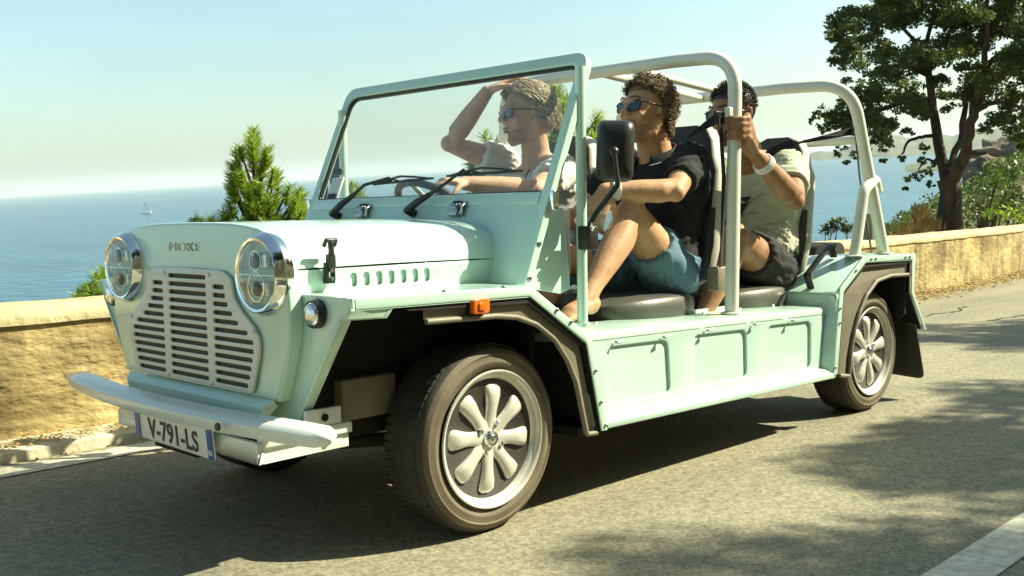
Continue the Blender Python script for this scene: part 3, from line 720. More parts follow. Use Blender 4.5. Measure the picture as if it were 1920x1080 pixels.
# nose
NOSE = [(0, .900), (.12, .899), (.22, .897), (.30, .891), (.36, .883), (.41, .869), (.445, .848), (.468, .820), (.484, .78), (.494, .735), (.499, .69), (.500, .65), (.497, .615), (.487, .575), (.474, .54), (.458, .50), (.440, .455), (.432, .435), (.0, .435)]
GR = [(.0, .770), (.185, .768), (.245, .752), (.262, .700), (.300, .668), (.352, .628), (.376, .600), (.376, .575), (.352, .505), (.330, .452), (.315, .443), (0, .443)]
plate('nose_panel', [sym(NOSE)], .045, front_frame(-.572), mint, car, .010, 3)
plate('nose_side', [sym([(0, .775)] + [(x - .004, z) for x, z in NOSE if z < .775 and x > 0] + [(0, .435)])], .030, front_frame(-.530), mint, car, .002)
# apron under the nose
mb = MB(); mb.loft([[(-.570, y, .437), (-.590, y * .95, .415), (-.596, y * .84, .352), (-.580, y*.84, .350), (-.56, y, .42)] for y in (-.412, -.2, 0, .2, .412)])
mb.obj('front_apron', mint, car, smooth=30)
# grille: a plate with cut slots over a dark mesh, on a slightly raised surround
Mg = front_frame(-.584)
def grille_outline(g=0):
    h = [(0, .772 + g), (.195 + g, .768 + g), (.240 + g, .752 + g), (.252 + g, .700), (.292 + g, .662), (.345 + g, .628), (.376 + g, .596), (.372 + g, .555), (.352 + g, .50), (.332 + g, .447 - g), (0, .443 - g)]
    l = sym(h); n = len(l)
    rad = [0, .03, .03, .04, .05, .05, .04, .06, .05, .02, 0, .02, .05, .06, .04, .05, .05, .04, .03, .03]
    return rpoly(l, rad[:n], 4)
slots = []
rows = 13; z0, z1 = .7475, .4655
for k in range(rows):
    z = z0 + (z1 - z0) * k / (rows - 1); slots.append(slot(-.108, .108, z, .0125))
    if k >= 1:
        out = {1: .205, 2: .210, 3: .222, 4: .243, 5: .272, 6: .318, 7: .345, 8: .345, 9: .338, 10: .331, 11: .323, 12: .312}[k]
        for s in (-1, 1): slots.append(slot(*sorted((s*.143, s*out)), z, .0125))
plate('grille_plate', [grille_outline()] + slots, .008, Mg, M['grille'], car, .0015)
plate('grille_mesh', [grille_outline(-.008)], .003, front_frame(-.5745), M['grille_dark'], car)
for y, z in ((.128, .755), (-.128, .755), (.352, .615), (-.352, .615), (.126, .455), (-.126, .455)):
    MB().ball((-.585, y, z), (.003, .006, .006), 10, 6).obj('screw', M['steel'], car, smooth=True)
me = text_mesh('badge', 'MOKE', .036, front_frame(-.5735) @ Matrix.Translation((-.026, .829, 0)), .003, 1.85, 1.02, -.0006)
link('badge', me, M['white_tube'], car)

# headlights
def headlight(s):
    y, z = s*.392, .763; hd = empty('headlight', (0, 0, 0), car)
    ax = (-1, 0, 0)
    MB().lathe([(-.01, .106), (.010, .110), (.018, .109), (.024, .104), (.036, .100), (.040, .095), (.038, .089), (.032, .086), (.004, .084)], (-.562, y, z), ax).obj('headlight_rim', M['chrome'], hd, smooth=True)
    MB().lathe([(.006, .086), (.006, .03), (.004, .0)], (-.562, y, z), ax).obj('reflector', M['led'], hd, smooth=True)
    for dz in (.036, -.036):
        mb = MB(); mb.box((-.592, y-.042, z+dz-.020), (-.578, y+.042, z+dz+.020)); mb.obj('led_unit', M['led'], hd, bevel=.006)
        MB().ball((-.594, y, z+dz), (.012, .019, .019), 16, 8).obj('projector', M['lens_dark'], hd, smooth=True)
    mb = MB(); mb.lathe([(-.002, .040), (.002, .040), (.002, .0375), (-.002, .0375)], (-.597, y, z-.030), ax, 28, True); mb.lathe([(-.002, .027), (.002, .027), (.002, .0245), (-.002, .0245)], (-.597, y, z+.036), ax, 24, True)
    mb.box((-.598, y-.084, z-.0015), (-.590, y+.084, z+.0015)); mb.obj('lamp_trim', M['chrome'], hd, smooth=True)
    MB().lathe([(.034, .088), (.041, .080), (.047, .06), (.051, .035), (.052, .0)], (-.562, y, z), ax).obj('lens', M['lens'], hd, smooth=True)
headlight(-1); headlight(1)

# bonnet
BP = [(0, .898), (.10, .898), (.20, .896), (.28, .892), (.335, .885), (.375, .876), (.405, .863), (.430, .845), (.447, .822), (.458, .797), (.462, .776)]
def bsec(x, o=0.0, dz=0.0): return [(x, s*(y + o*min(1, y*4)), z + dz + o) for s, q in ((-1, BP[::-1]), (1, BP[1:])) for y, z in q]
mb = MB(); secs = []
for x, o, dz in ((-.528, -.003, -.002), (-.524, 0, 0), (-.40, 0, .001), (-.2, 0, .002), (0, 0, .001), (.12, 0, 0), (.215, 0, -.004)):
    r = bsec(x, o, dz); secs.append(r + [(x, .448, .776), (x, -.448, .776)])
mb.loft(secs); mb.obj('bonnet', mint, car, smooth=35)
mb = MB(); mb.loft([[(x, s*.452, .70 if s < 0 else .70) for s in (-1,)] + [(x, -.452, .772)] + [(x, -.30, .86), (x, .30, .86), (x, .452, .772), (x, .452, .70)] for x in (-.53, .24)]); mb.obj('engine_bay', M['under'], car)
# bonnet side panels with seven louvre openings
def side_panel(s):
    lo = [rpoly([(x - .0105, .720), (x + .0105, .720), (x + .0105, .758), (x - .0105, .758)], .0100, 4) for x in (-.345, -.302, -.259, -.216, -.173, -.130, -.087)]
    o = plate('bonnet_side', [[(-.53, .700), (.24, .700), (.24, .7725), (-.53, .7725)]] + lo, .004, side_frame(-.466), mint, car, .0015)
    b = MB(); 
    for x in (-.345, -.302, -.259, -.216, -.173, -.130, -.087):
        b.box((x - .015, -.4575, .715), (x + .015, -.4545, .763))
    p = b.obj('louvre', mint, car, smooth=50); return o, p
a, b = side_panel(-1); mir(a); mir(b)

# bonnet catches (black rubber T handles)
def catch():
    mb = MB(); y = -.476
    mb.tube([(-.452, y - .012, .835), (-.452, y - .02, .848), (-.420, y - .02, .848), (-.420, y - .012, .835)], .0065, 8, round_ends=True)
    mb.box((-.442, y - .026, .806), (-.430, y - .012, .850)); mb.box((-.447, y - .024, .775), (-.425, y - .008, .812)); mb.box((-.449, y - .018, .742), (-.443, y, .790)); mb.box((-.429, y - .018, .742), (-.423, y, .790))
    mb.box((-.449, y - .016, .735), (-.423, y + .004, .752)); a = mb.obj('bonnet_catch', M['black'], car, bevel=.003)
    mb = MB(); mb.tube([(-.436, y - .022, .770), (-.436, y - .006, .770)], .006, 10); mb.tube([(-.436, y - .022, .748), (-.436, y - .006, .748)], .005, 10); b = mb.obj('catch_pin', M['steel'], car)
    mir(a); mir(b)
catch()

# front wings: deck, sloping rear deck, flange, front face
def wing():
    out = []
    P = [(-.530, .713), (.095, .704), (.355, .533), (.425, .236)]
    mb = MB()
    top = lambda x, z, y: (x, y, z)
    # skin as lofted sheet (thickness 4 mm), rounded at the outer edge
    secs = []
    for (x, z) in P[:3]:
        secs.append([(x, -.45, z), (x, -.685, z), (x, -.696, z - .004), (x, -.702, z - .012), (x, -.702, z - .032), (x, -.698, z - .032), (x, -.696, z - .014), (x, -.688, z - .006), (x, -.45, z - .006)])
    mb.loft(secs); out.append(mb.obj('wing_deck', mint, car, smooth=35))
    # flange seen from the side
    inn = [(-.517, .712), (.098, .702), (.357, .532), (.428, .238), (.400, .238), (.333, .518), (.088, .676), (-.517, .684)]
    out.append(plate('wing_flange', [rpoly(inn, [0, .02, .03, 0, 0, .03, .02, 0], 3)], .006, side_frame(-.7045), mint, car, .002))
    # inward return of the flange (its dark gap line is the shade strip below)
    # front face of the wing
    F = [(.440, .710), (.704, .712), (.704, .690), (.662, .655), (.440, .352), (.300, .352), (.300, .60), (.44, .70)]
    out.append(plate('wing_front', [F], .006, front_frame(-.528), mint, car, .002))
    # return lip along its slanting edge
    mb = MB(); mb.prism([(-.534, -.662, .655), (-.534, -.440, .352), (-.5, -.440, .352), (-.5, -.662, .655)], (0, .004, .004)); out.append(mb.obj('wing_lip', mint, car, bevel=.001))
    mb = MB(); mb.prism([(-.530, -.700, .690), (-.39, -.700, .690), (-.42, -.700, .655), (-.530, -.662, .655)], (0, .004, 0)); out.append(mb.obj('wing_lip', mint, car, bevel=.001))
    # grey arch trim
    arch = [(-.284, .676), (.10, .664), (.320, .520), (.392, .236), (.345, .232), (.338, .262), (.300, .400), (.262, .470), (.205, .540), (.130, .590), (.05, .618), (-.03, .628), (-.284, .634)]
    out.append(plate('arch_trim', [rpoly(arch, [.01, .03, .03, 0, .01, .04, .08, .08, .08, .08, .06, 0, .01], 4)], .006, side_frame(-.682), M['flare'], car, .0015))
    lip = [(-.284, .634), (-.03, .628), (.05, .618), (.130, .590), (.205, .540), (.262, .470), (.300, .400), (.338, .262), (.345, .236), (.392, .233)]
    mb = MB(); mb.tube([(x, -.690, z) for x, z in rpoly(lip, [0] + [.06]*7 + [.01, 0], 3)], .008, 8, squash=(1, 1)); out.append(mb.obj('arch_edge', M['flare'], car, smooth=60))
    # dark strip standing for the shade between flange and trim; then the wheel well
    inner = [(-.50, .69), (.095, .685), (.34, .52), (.41, .236), (.43, .236), (.36, .53), (.10, .70), (-.50, .706)]
    mb = MB(); mb.prism([(x, -.697, z) for x, z in [(-.35, .668), (.092, .655), (.33, .505), (.405, .24), (.41, .24), (.345, .53), (.095, .70), (-.35, .70)]], (0, .012, 0)); out.append(mb.obj('wing_gap_shade', M['under'], car))
    mb = MB(); mb.prism([(x, -.68, z) for x, z in [(-.48, .70), (.09, .695), (.345, .525), (.42, .24), (.43, .24), (.355, .53), (.095, .702), (-.48, .706)]], (0, .28, 0))
    out.append(mb.obj('wheel_well', M['under'], car))
    for x, z in ((-.22, .697), (.0, .694)): out.append(MB().ball((x, -.690, z + .012), (.007, .007, .005), 10, 6).obj('bolt', M['steel'], car, smooth=True))
    for x, z in ((.20, .628), (.262, .588), (.372, .43), (.396, .33), (.417, .255)): out.append(MB().ball((x, -.708, z), (.006, .004, .006), 10, 6).obj('bolt', M['steel'], car, smooth=True))
    for o in list(out): mir(o)
wing()
# body under the bonnet between the wheels, chassis
MB().box((-.50, -.41, .30), (.40, .41, .70)).obj('engine_bay_wall', M['under'], car)
MB().box((-.385, -.456, .357), (-.20, -.412, .470)).obj('fluid_tank', M['flare'], car, bevel=.006)
MB().box((.36, -.64, .215), (2.0, .64, .245)).obj('floor_pan', M['under'], car)
MB().box((.38, -.44, .245), (1.95, .44, .262)).obj('floor', M['under'], car)
for nm, a_, b_, r_ in (('suspension_arm', (-.35, -.3, .27), (.0, -.5, .27), .02), ('suspension_arm', (.15, -.3, .25), (.0, -.5, .25), .02), ('axle', (.0, -.56, .27), (0, .56, .27), .024), ('axle', (2.35, -.56, .27), (2.35, .56, .27), .03), ('exhaust_pipe', (.6, .1, .19), (1.9, .1, .19), .03)):
    MB().tube([a_, b_], r_, 10).obj(nm, M['under'], car, smooth=60)

# side markers and small front lamps
def small_lamp():
    y, z = -.566, .668
    a = MB().lathe([(0, .037), (.016, .036), (.020, .033), (.018, .030), (0, .029)], (-.532, y, z), (-1, 0, 0), 32).obj('indicator_bezel', M['black'], car, smooth=True)
    b = MB().lathe([(.010, .031), (.020, .030), (.028, .022), (.031, .010), (.032, 0)], (-.532, y, z), (-1, 0, 0), 32).obj('indicator_lens', M['led'], car, smooth=True); mir(a); mir(b)
    mb = MB(); mb.prism([(x, -.700, zz) for x, zz in rpoly([(-.140, .643), (-.082, .643), (-.082, .682), (-.140, .682)], .008, 3)], (0, -.018, 0)); c = mb.obj('side_marker', M['orange'], car, bevel=.003)
    mb = MB(); mb.prism([(x, -.7185, zz) for x, zz in rpoly([(-.124, .652), (-.098, .652), (-.098, .673), (-.124, .673)], .005, 3)], (0, -.004, 0)); d = mb.obj('marker_lens', M['orange'], car, bevel=.001)
    mb = MB(); mb.prism([(x, -.690, zz) for x, zz in rpoly([(-.144, .639), (-.078, .639), (-.078, .686), (-.144, .686)], .008, 3)], (0, -.011, 0)); e = mb.obj('marker_base', M['black'], car)
    for q in (c, d, e): mir(q)
small_lamp()

# side boxes (panniers)
def pannier():
    out = []
    Mo = side_frame(-.662)
    rec = [rpoly(p, .03, 5) for p in ([(.490, .302), (.815, .298), (.800, .478), (.490, .486)], [(.952, .295), (1.292, .292), (1.285, .468), (.952, .478)], [(1.440, .280), (1.765, .268), (1.765, .458), (1.440, .467)])]
    out.append(plate('side_box', [[(.405, .245), (1.845, .235), (1.88, .500), (.365, .538)]] + rec, .011, Mo, mint, car, .004, 2))
    out.append(plate('pressed_panel', [[(.42, .262), (1.83, .255), (1.84, .492), (.40, .525)]], .003, side_frame(-.6525), mint, car))
    mb = MB(); mb.loft([[(x0, -.664, z), (x0, -.660, z + .006), (x0, -.650, z + .009), (x0, -.435, z + .009), (x0, -.430, z), (x0, -.43, z - .03), (x0, -.664, z - .018)] for x0, z in ((.33, .534), (1.10, .516), (1.93, .495))])
    out.append(mb.obj('side_box_lid', mint, car, smooth=35))
    mb = MB(); mb.box((.40, -.45, .245), (1.9, -.435, .53)); out.append(mb.obj('side_box_wall', mint, car))
    mb = MB(); mb.loft([[(x0, -.655, z + .028), (x0, -.680, z + .022), (x0, -.706, z + .003), (x0, -.706, z - .016), (x0, -.655, z - .016)] for x0, z in ((.424, .258), (1.893, .232))]); out.append(mb.obj('sill', mint, car, bevel=.003))
    for x, z in ((.515, .497), (.765, .489), (1.02, .489), (1.325, .482), (1.60, .472)):
        mb = MB(); mb.tube([(x, -.668, z + .003), (x, -.684, z + .003)], .005, 8); mb.tube([(x - .006, -.682, z + .003), (x + .016, -.682, z + .006)], .004, 6); out.append(mb.obj('hook', M['steel'], car))
    for x in (.62, 1.0, 1.25, 1.5, 1.75):
        out.append(MB().ball((x, -.50, .527 - (x - 1.1)*.024), (.008, .006, .006), 8, 5).obj('bolt', M['steel'], car))
    for o in list(out): mir(o)
pannier()

# rear wings
def rear_wing():
    out = []
    secs = []
    for x, z in ((1.905, .560), (2.142, .702), (2.655, .694)):
        secs.append([(x, -.42, z), (x, -.685, z), (x, -.698, z - .005), (x, -.703, z - .014), (x, -.703, z - .028), (x, -.697, z - .028), (x, -.692, z - .008), (x, -.42, z - .008)])
    mb = MB(); mb.loft(secs); out.append(mb.obj('wing_deck', mint, car, smooth=35))
    fl = [(1.872, .214), (1.925, .580), (2.140, .705), (2.655, .696), (2.636, .520), (2.780, .336), (2.764, .330), (2.612, .515), (2.612, .672), (2.155, .676), (1.958, .566), (1.910, .234)]
    out.append(plate('wing_flange', [rpoly(fl, [0, .03, .03, .01, .03, 0, 0, .03, .01, .03, .03, 0], 3)], .006, side_frame(-.706), mint, car, .002))
    mb = MB(); mb.prism([(1.866, -.703, .214), (1.921, -.703, .570), (1.900, -.64, .565), (1.842, -.64, .250)], (.008, 0, 0)); out.append(mb.obj('wing_front', mint, car, bevel=.002))
    mb = MB(); mb.prism([(1.905, y, z) for y, z in ((-.70, .563), (-.42, .563), (-.42, .50), (-.70, .40))], (.006, 0, 0)); out.append(mb.obj('wing_front', mint, car))
    at_ = [(1.955, .214), (1.972, .560), (2.160, .672), (2.60, .662), (2.604, .600), (2.40, .604), (2.275, .590), (2.190, .540), (2.130, .475), (2.090, .400), (2.062, .31), (2.045, .205)]
    out.append(plate('arch_trim', [rpoly([(1.930, .232), (1.972, .558), (2.162, .672), (2.612, .668), (2.610, .602), (2.42, .606), (2.285, .590), (2.190, .535), (2.125, .465), (2.080, .385), (2.05, .30), (2.035, .205), (1.965, .214)], [0, .03, .03, .01, .01, .05, .06, .06, .06, .06, .06, .01, 0], 4)], .006, side_frame(-.684), M['flare'], car, .0015))
    mb = MB(); mb.tube([(x, -.692, z) for x, z in rpoly([(2.615, .601), (2.42, .606), (2.285, .590), (2.190, .535), (2.125, .465), (2.080, .385), (2.05, .30), (2.035, .205), (1.950, .216)], [0] + [.05]*6 + [.01, 0], 3)], .009, 8); out.append(mb.obj('arch_edge', M['flare'], car, smooth=60))
    mb = MB(); mb.prism([(x, -.698, z) for x, z in [(1.905, .23), (1.955, .563), (2.155, .674), (2.618, .670), (2.618, .655), (2.16, .655), (1.975, .55), (1.93, .23)]], (0, .012, 0)); out.append(mb.obj('wing_gap_shade', M['under'], car))  # dark strip in place of the shade inside the flange gap
    mb = MB(); mb.prism([(x, -.684, z) for x, z in [(1.93, .24), (1.965, .56), (2.15, .69), (2.64, .686), (2.63, .52), (2.77, .335), (2.78, .34), (2.645, .52), (2.65, .69), (2.14, .698), (1.95, .565), (1.915, .24)]], (0, .30, 0)); out.append(mb.obj('wheel_well', M['under'], car))
    mb = MB(); mb.prism([(2.60, -.68, .68), (2.60, -.42, .68), (2.60, -.42, .2), (2.60, -.68, .42)], (.01, 0, 0)); out.append(mb.obj('rear_closing_panel', M['under'], car))
    mb = MB(); mb.prism([(y, z) and (2.66 + (.42 - z)*.42, y, z) for y, z in rpoly([(-.694, .36), (-.46, .42), (-.46, .11), (-.690, .095)], [0, .01, .03, .03], 4)], (.008, 0, .002)); out.append(mb.obj('mud_flap', M['black'], car))
    mb = MB(); mb.prism([(2.655, -.703, .690), (2.636, -.703, .52), (2.778, -.703, .336), (2.778, -.66, .336), (2.636, -.66, .52), (2.655, -.66, .690)][:3] + [(2.655, -.703, .690)][:0], (0, .04, 0)); 
    for x, z in ((2.20, .690), (2.245, .690), (2.54, .684), (2.585, .684)): out.append(MB().ball((x, -.709, z), (.006, .004, .006), 8, 5).obj('bolt', M['steel'], car))
    for x, z in ((2.06, .648), (1.925, .50), (1.922, .44), (1.885, .26)): out.append(MB().ball((x, -.71, z), (.006, .004, .006), 8, 5).obj('bolt', M['steel'], car))
    mb = MB(); p0 = Vector((1.86, -.560, .60)); p1 = Vector((2.06, -.560, .715))
    P = [Vector((1.935, -.57, .575)), Vector((1.90, -.57, .635)), Vector((2.10, -.57, .755)), Vector((2.13, -.57, .700))]
    mb.tube(rpoly([tuple(q) for q in P], [0, .012, .012, 0], 3), .011, 6, squash=(1.6, .6)); out.append(mb.obj('grab_handle', M['black'], car, smooth=40))
    for o in list(out): mir(o)
rear_wing()
MB().box((2.62, -.43, .36), (2.64, .43, .69)).obj('tail_panel', mint, car, bevel=.004)
MB().box((1.95, -.42, .40), (2.62, .42, .42)).obj('luggage_floor', M['under'], car)
mb = MB(); mb.tube([(2.36, -.40, .70), (2.38, -.2, .715), (2.36, 0, .70), (2.38, .2, .712), (2.36, .40, .70)], .065, 12, squash=(1, .7)); mb.tube([(2.50, -.41, .70), (2.50, .41, .70)], .05, 12); mb.obj('folded_soft_top', M['strap'], car, smooth=60)

# windscreen: sloping frame with a solid lower panel
WX, WZ = .152, .70
eyv = Vector((.436, 0, 1)).normalized(); Mw = frame((WX, 0, WZ), (0, -1, 0), eyv)
def wv(z): return (z - WZ) / eyv.z
plate('windscreen_frame', [rpoly([(-.622, .002), (.622, .002), (.622, wv(1.408)), (-.622, wv(1.408))], [0, 0, .06, .06], 7),
       rpoly([(-.588, wv(.975)), (.588, wv(.975)), (.588, wv(1.372)), (-.588, wv(1.372))], [.012, .012, .045, .045], 6)], .030, Mw, mint, car, .004, 2)
plate('screen_seal', [rpoly([(-.589, wv(.974)), (.589, wv(.974)), (.589, wv(1.373)), (-.589, wv(1.373))], [.012, .012, .045, .045], 6),
       rpoly([(-.581, wv(.981)), (.581, wv(.981)), (.581, wv(1.364)), (-.581, wv(1.364))], [.01, .01, .04, .04], 6)], .014, Mw @ Matrix.Translation((0, 0, -.008)), M['black'], car, .001)
plate('windscreen_glass', [rpoly([(-.583, wv(.979)), (.583, wv(.979)), (.583, wv(1.367)), (-.583, wv(1.367))], [.01, .01, .04, .04], 6)], .005, Mw @ Matrix.Translation((0, 0, -.012)), M['glass'], car)
plate('scuttle_strip', [[(-.585, wv(.937)), (.585, wv(.937)), (.585, wv(.972)), (-.585, wv(.972))]], .004, Mw @ Matrix.Translation((0, 0, .0035)), mint, car, .0015)
for z in (1.0, 1.06, 1.18, 1.30):
    for s in (-1, 1): MB().ball(Mw @ Vector((s*.605, wv(z), .001)), .0035, 6, 4).obj('rivet', mint, car)
for y in (-.45, -.25, -.05, .15, .35, .5): MB().ball(Mw @ Vector((-y, wv(1.391), .001)), .0035, 6, 4).obj('rivet', mint, car)
def gusset():
    out = [plate('screen_gusset', [rpoly([(.175, .706), (.268, .925), (.366, .925), (.392, .672), (.345, .66), (.12, .70)], [0, .01, .01, .01, 0, 0], 2)], .005, side_frame(-.590), mint, car, .0015)]
    # edge flange of the lower frame and its bolts
    for t in (.02, .13, .24): 
        p = Vector((WX, -.630, WZ)) + eyv * t; out.append(MB().lathe([(0, .009), (.004, .009), (.006, .006), (.006, 0)], p + Vector((.014, .010, 0)), (0, -1, 0), 14).obj('bolt', M['steel'], car))
    mb = MB(); mb.tube([(.413, -.620, .565), (.418, -.618, 1.355)], .0165, 16); mb.tube([(.413, -.620, .556), (.413, -.620, .568)], .024, 14); mb.obj('screen_post', mint, car, smooth=True)
    MB().tube([(.413, .600, .565), (.413, .600, 1.32)], .0165, 16).obj('screen_post', mint, car, smooth=True)
    p = Vector((WX, -.612, WZ)) + eyv*.27; mb = MB(); mb.box((p.x + .005, -.640, p.z - .030), (p.x + .03, -.622, p.z + .03)); out.append(mb.obj('frame_hinge', M['chrome'], car, bevel=.004))
    for o in list(out): mir(o)
gusset()
MB().box((.30, -.56, .70), (.44, .56, .935)).obj('dashboard', M['dash'], car, bevel=.02)
MB().box((.21, -.585, .26), (.23, .585, .72)).obj('bulkhead', M['under'], car)
# chrome screen latches and toll tag
for y in (.262, -.236):
    mb = MB(); c = Mw @ Vector((-y, wv(.918), .002)); Ml = frame(c, (0, -1, 0), eyv)
    mb.box((-.020, -.020, 0), (.020, .022, .018), Ml); mb.box((-.032, -.016, 0), (-.023, .024, .014), Ml); mb.box((.023, -.016, 0), (.032, .024, .014), Ml); mb.box((-.016, .0, .016), (.016, .018, .026), Ml)
    mb.tube([Ml @ Vector((.034, -.018, .004)), Ml @ Vector((.040, .010, .022)), Ml @ Vector((.034, .030, .004))], .005, 8); mb.obj('screen_latch', M['steel'], car, bevel=.003)
    mb = MB(); mb.box((-.018, .024, 0), (.018, .032, .014), Ml); mb.obj('latch_pad', M['black'], car)
mb = MB(); Ml = Mw @ Matrix.Translation((-.520, wv(1.02), -.025)); mb.box((-.035, -.045, 0), (.035, .05, .008), Ml); mb.obj('toll_tag', M['plate'], car, bevel=.003)
MB().box((-.04, .06, 0), (.01, .085, .012), Ml).obj('tag_clip', M['black'], car, bevel=.003); MB().box((-.02, -.045, .0085), (.03, -.02, .014), Ml).obj('tag_foot', M['black'], car, bevel=.003)

# wipers
def wiper(piv, mid, tip, b0, b1):
    w = empty('wiper', (0, 0, 0), car); piv, mid, tip, b0, b1 = [at_x(*q) for q in (piv, mid, tip, b0, b1)]
    n = Vector((-.9, 0, .4)) * .01
    mb = MB(); mb.tube([piv - n*2, piv + n*1.2], .015, 14); mb.tube([piv + n, piv.lerp(mid, .3) + n*1.6, piv.lerp(mid, .6) + n*1.4], [.016, .015, .011], 10, round_ends=True, squash=(1, .8)); mb.tube([piv.lerp(mid, .55) + n*1.4, mid + n*1.6, tip + n*1.5], [.008, .006, .005], 8, round_ends=True)
    mb.obj('wiper_arm', M['black'], w, smooth=60)
    mb = MB(); mb.tube([b0, b0.lerp(b1, .5), b1], [.004, .005, .004], 6); k = b0.lerp(b1, .5) + n*.9
    mb.tube([b0.lerp(b1, .05), b0.lerp(b1, .28) + n*.6 + Vector((0, 0, .008)), k + Vector((0, 0, .014)), b0.lerp(b1, .72) + n*.6 + Vector((0, 0, .008)), b0.lerp(b1, .95)], .004, 6)
    mb.tube([b0.lerp(b1, .2), b0.lerp(b1, .35) + Vector((0, 0, .010)), b0.lerp(b1, .48)], .003, 6); mb.obj('wiper_blade', M['black'], w, smooth=60)
wiper((628, 402, .225), (690, 350, .262), (735, 337, .27), (700, 346, .262), (812, 334, .262))
wiper((768, 396, .225), (838, 350, .262), (875, 322, .275), (838, 330, .265), (980, 320, .272))

# roll bars
def hoop(name, foot, shoulder, top, r=.0255, rad=.13, xs=None):
    (xf, yf, zf), (xs_, ys_, zs_) = foot, shoulder
    P = [(xf, -yf, zf), (xs_, -ys_, zs_), (top[0], 0, top[1]), (xs_, ys_, zs_), (xf, yf, zf)]
    P = [(xf, -yf, zf), (xs_, -ys_, zs_), (top[0], -ys_*.55, top[1]), (top[0], ys_*.55, top[1]), (xs_, ys_, zs_), (xf, yf, zf)]
    mb = MB(); mb.tube(rpoly(P, [0, rad, .1, .1, rad, 0], 10), r, 20); return mb.obj(name, M['white_tube'], car, smooth=True)
hoop('front_roll_bar', (1.285, .600, .520), (1.312, .602, 1.476), (1.31, 1.486), .0255, .15)
hoop('rear_roll_bar', (2.440, .652, .700), (2.150, .640, 1.432), (2.110, 1.440), .0255, .17)
mb = MB(); mb.tube([(1.31, -.12, 1.478), (2.11, -.10, 1.430)], .017, 12); mb.tube([(1.31, .03, 1.478), (2.11, .08, 1.430)], .017, 12); mb.obj('roof_bar', M['white_tube'], car, smooth=True)
mb = MB(); mb.tube([(2.270, -.645, 1.205), (2.270, .645, 1.205)], .020, 14); mb.obj('cross_bar', M['white_tube'], car, smooth=True)
for s in (-1, 1):
    mb = MB(); mb.tube(rpoly([(2.142, s*.66, .700), (2.225, s*.66, .985), (2.34, s*.655, 1.035), (2.375, s*.65, .98)], [0, .06, .03, 0], 7), .0235, 16); mb.obj('roll_bar_brace', M['white_tube'], car, smooth=True)
    mb = MB()
    for x, y, z in ((1.285, .600, .523), (2.440, .652, .702), (2.142, .66, .702)): mb.lathe([(0, .040), (.006, .040), (.008, .030)], (x, s*y, z), (0, 0, 1), 18)
    mb.obj('roll_bar_foot', M['white_tube'], car, smooth=50)
    if s < 0: MB().box((1.255, s*.600 - .012, 1.250), (1.31, s*.600 + .012, 1.285)).obj('belt_bracket', M['white_tube'], car, bevel=.004)
    MB().box((2.205, s*.635 - .012, 1.225), (2.27, s*.635 + .012, 1.255)).obj('belt_bracket', M['white_tube'], car, bevel=.004)

# seats
def seat(name, x, y, zc, lab, w=.215):
    s = empty(name, (x, y, 0), car); s['label'] = lab
    # backrest: leaning pad with pale bolsters; built as stacked rings
    prof = [(-.04, .02, 0.5), (.0, .10, .95), (.015, .22, 1.0), (.02, .36, .98), (.045, .50, .92), (.070, .56, .74), (.085, .62, .64), (.092, .665, .50), (.094, .685, .28)]
    def ring(dx, z, k, a0=1, th=.055):
        hw = w * k; pts = []
        for q in range(24):
            a = 2*PI*q/24; cx, cy = math.cos(a), math.sin(a)
            px = th * math.copysign(abs(cx)**.6, cx); py = hw * math.copysign(abs(cy)**.6, cy)
            if px < 0: px *= 1 - .55 * (1 - abs(py/hw)**3) * .9
            pts.append((dx + px, py, zc + z))
        return pts
    rings = [ring(dx + z*.12, z, k) for dx, z, k in prof]
    me = MB().loft(rings).mesh('seat_back'); o = link('seat_back', me, [M['seat'], M['seat_edge']], s)
    for p in me.polygons:
        c = p.center; hw = w; 
        if abs(c.y) > .125 * (1 - max(0, (c.z - zc - .40)) * 1.9) and c.z > zc + .12 and p.normal.x > -.80: p.material_index = 1
        elif p.normal.x > .4 and c.z > zc + .1: p.material_index = 0
    auto_smooth(o, 70)
    r2 = []
    for dx, z, k in ((-.52, -.075, .9), (-.535, -.02, .97), (-.52, .035, .98), (-.40, .06, 1), (-.25, .055, 1), (-.08, .045, .98), (.02, .05, .95), (.04, -.02, .92), (.02, -.075, .9)):
        pass
    mb = MB(); rr = []
    for t in range(13):
        u = t/12; x_ = -.53 + .55*u; e = (math.sin(PI*min(max(u, .03), .97)))**.25; hw = w*1.0*e
        rr.append([(x_, hw*math.copysign(abs(math.sin(a))**.45, math.sin(a)), zc - .005 + .065*e*math.copysign(abs(math.cos(a))**.45, math.cos(a)) + .012*(abs(math.sin(a))**3) - .01) for a in (2*PI*q/20 for q in range(20))])
    mb.loft(rr); mb.obj('seat_cushion', M['seat_cush'], s, smooth=60)
    mb = MB()
    for sy in (-1, 1): mb.tube([(-.45, sy*w*.7, zc - .09), (.0, sy*w*.7, zc - .09)], .012, 6); mb.tube([(-.4, sy*w*.7, .25), (-.4, sy*w*.7, zc - .07)], .012, 6); mb.tube([(0, sy*w*.7, .25), (0, sy*w*.7, zc - .07)], .012, 6)
    mb.obj('seat_rail', M['black'], s)
    return s
seat('front_seat', 1.285, -.30, .560, 'front near seat, black with pale side bolsters, under the passenger')
seat('front_seat', 1.285, .32, .560, 'front far seat, black with pale bolsters, behind the driver')
seat('rear_seat', 2.02, -.28, .545, 'rear near seat, black with pale edges, carrying the rear passenger')
seat('rear_seat', 2.02, .32, .545, 'rear far seat, left empty')

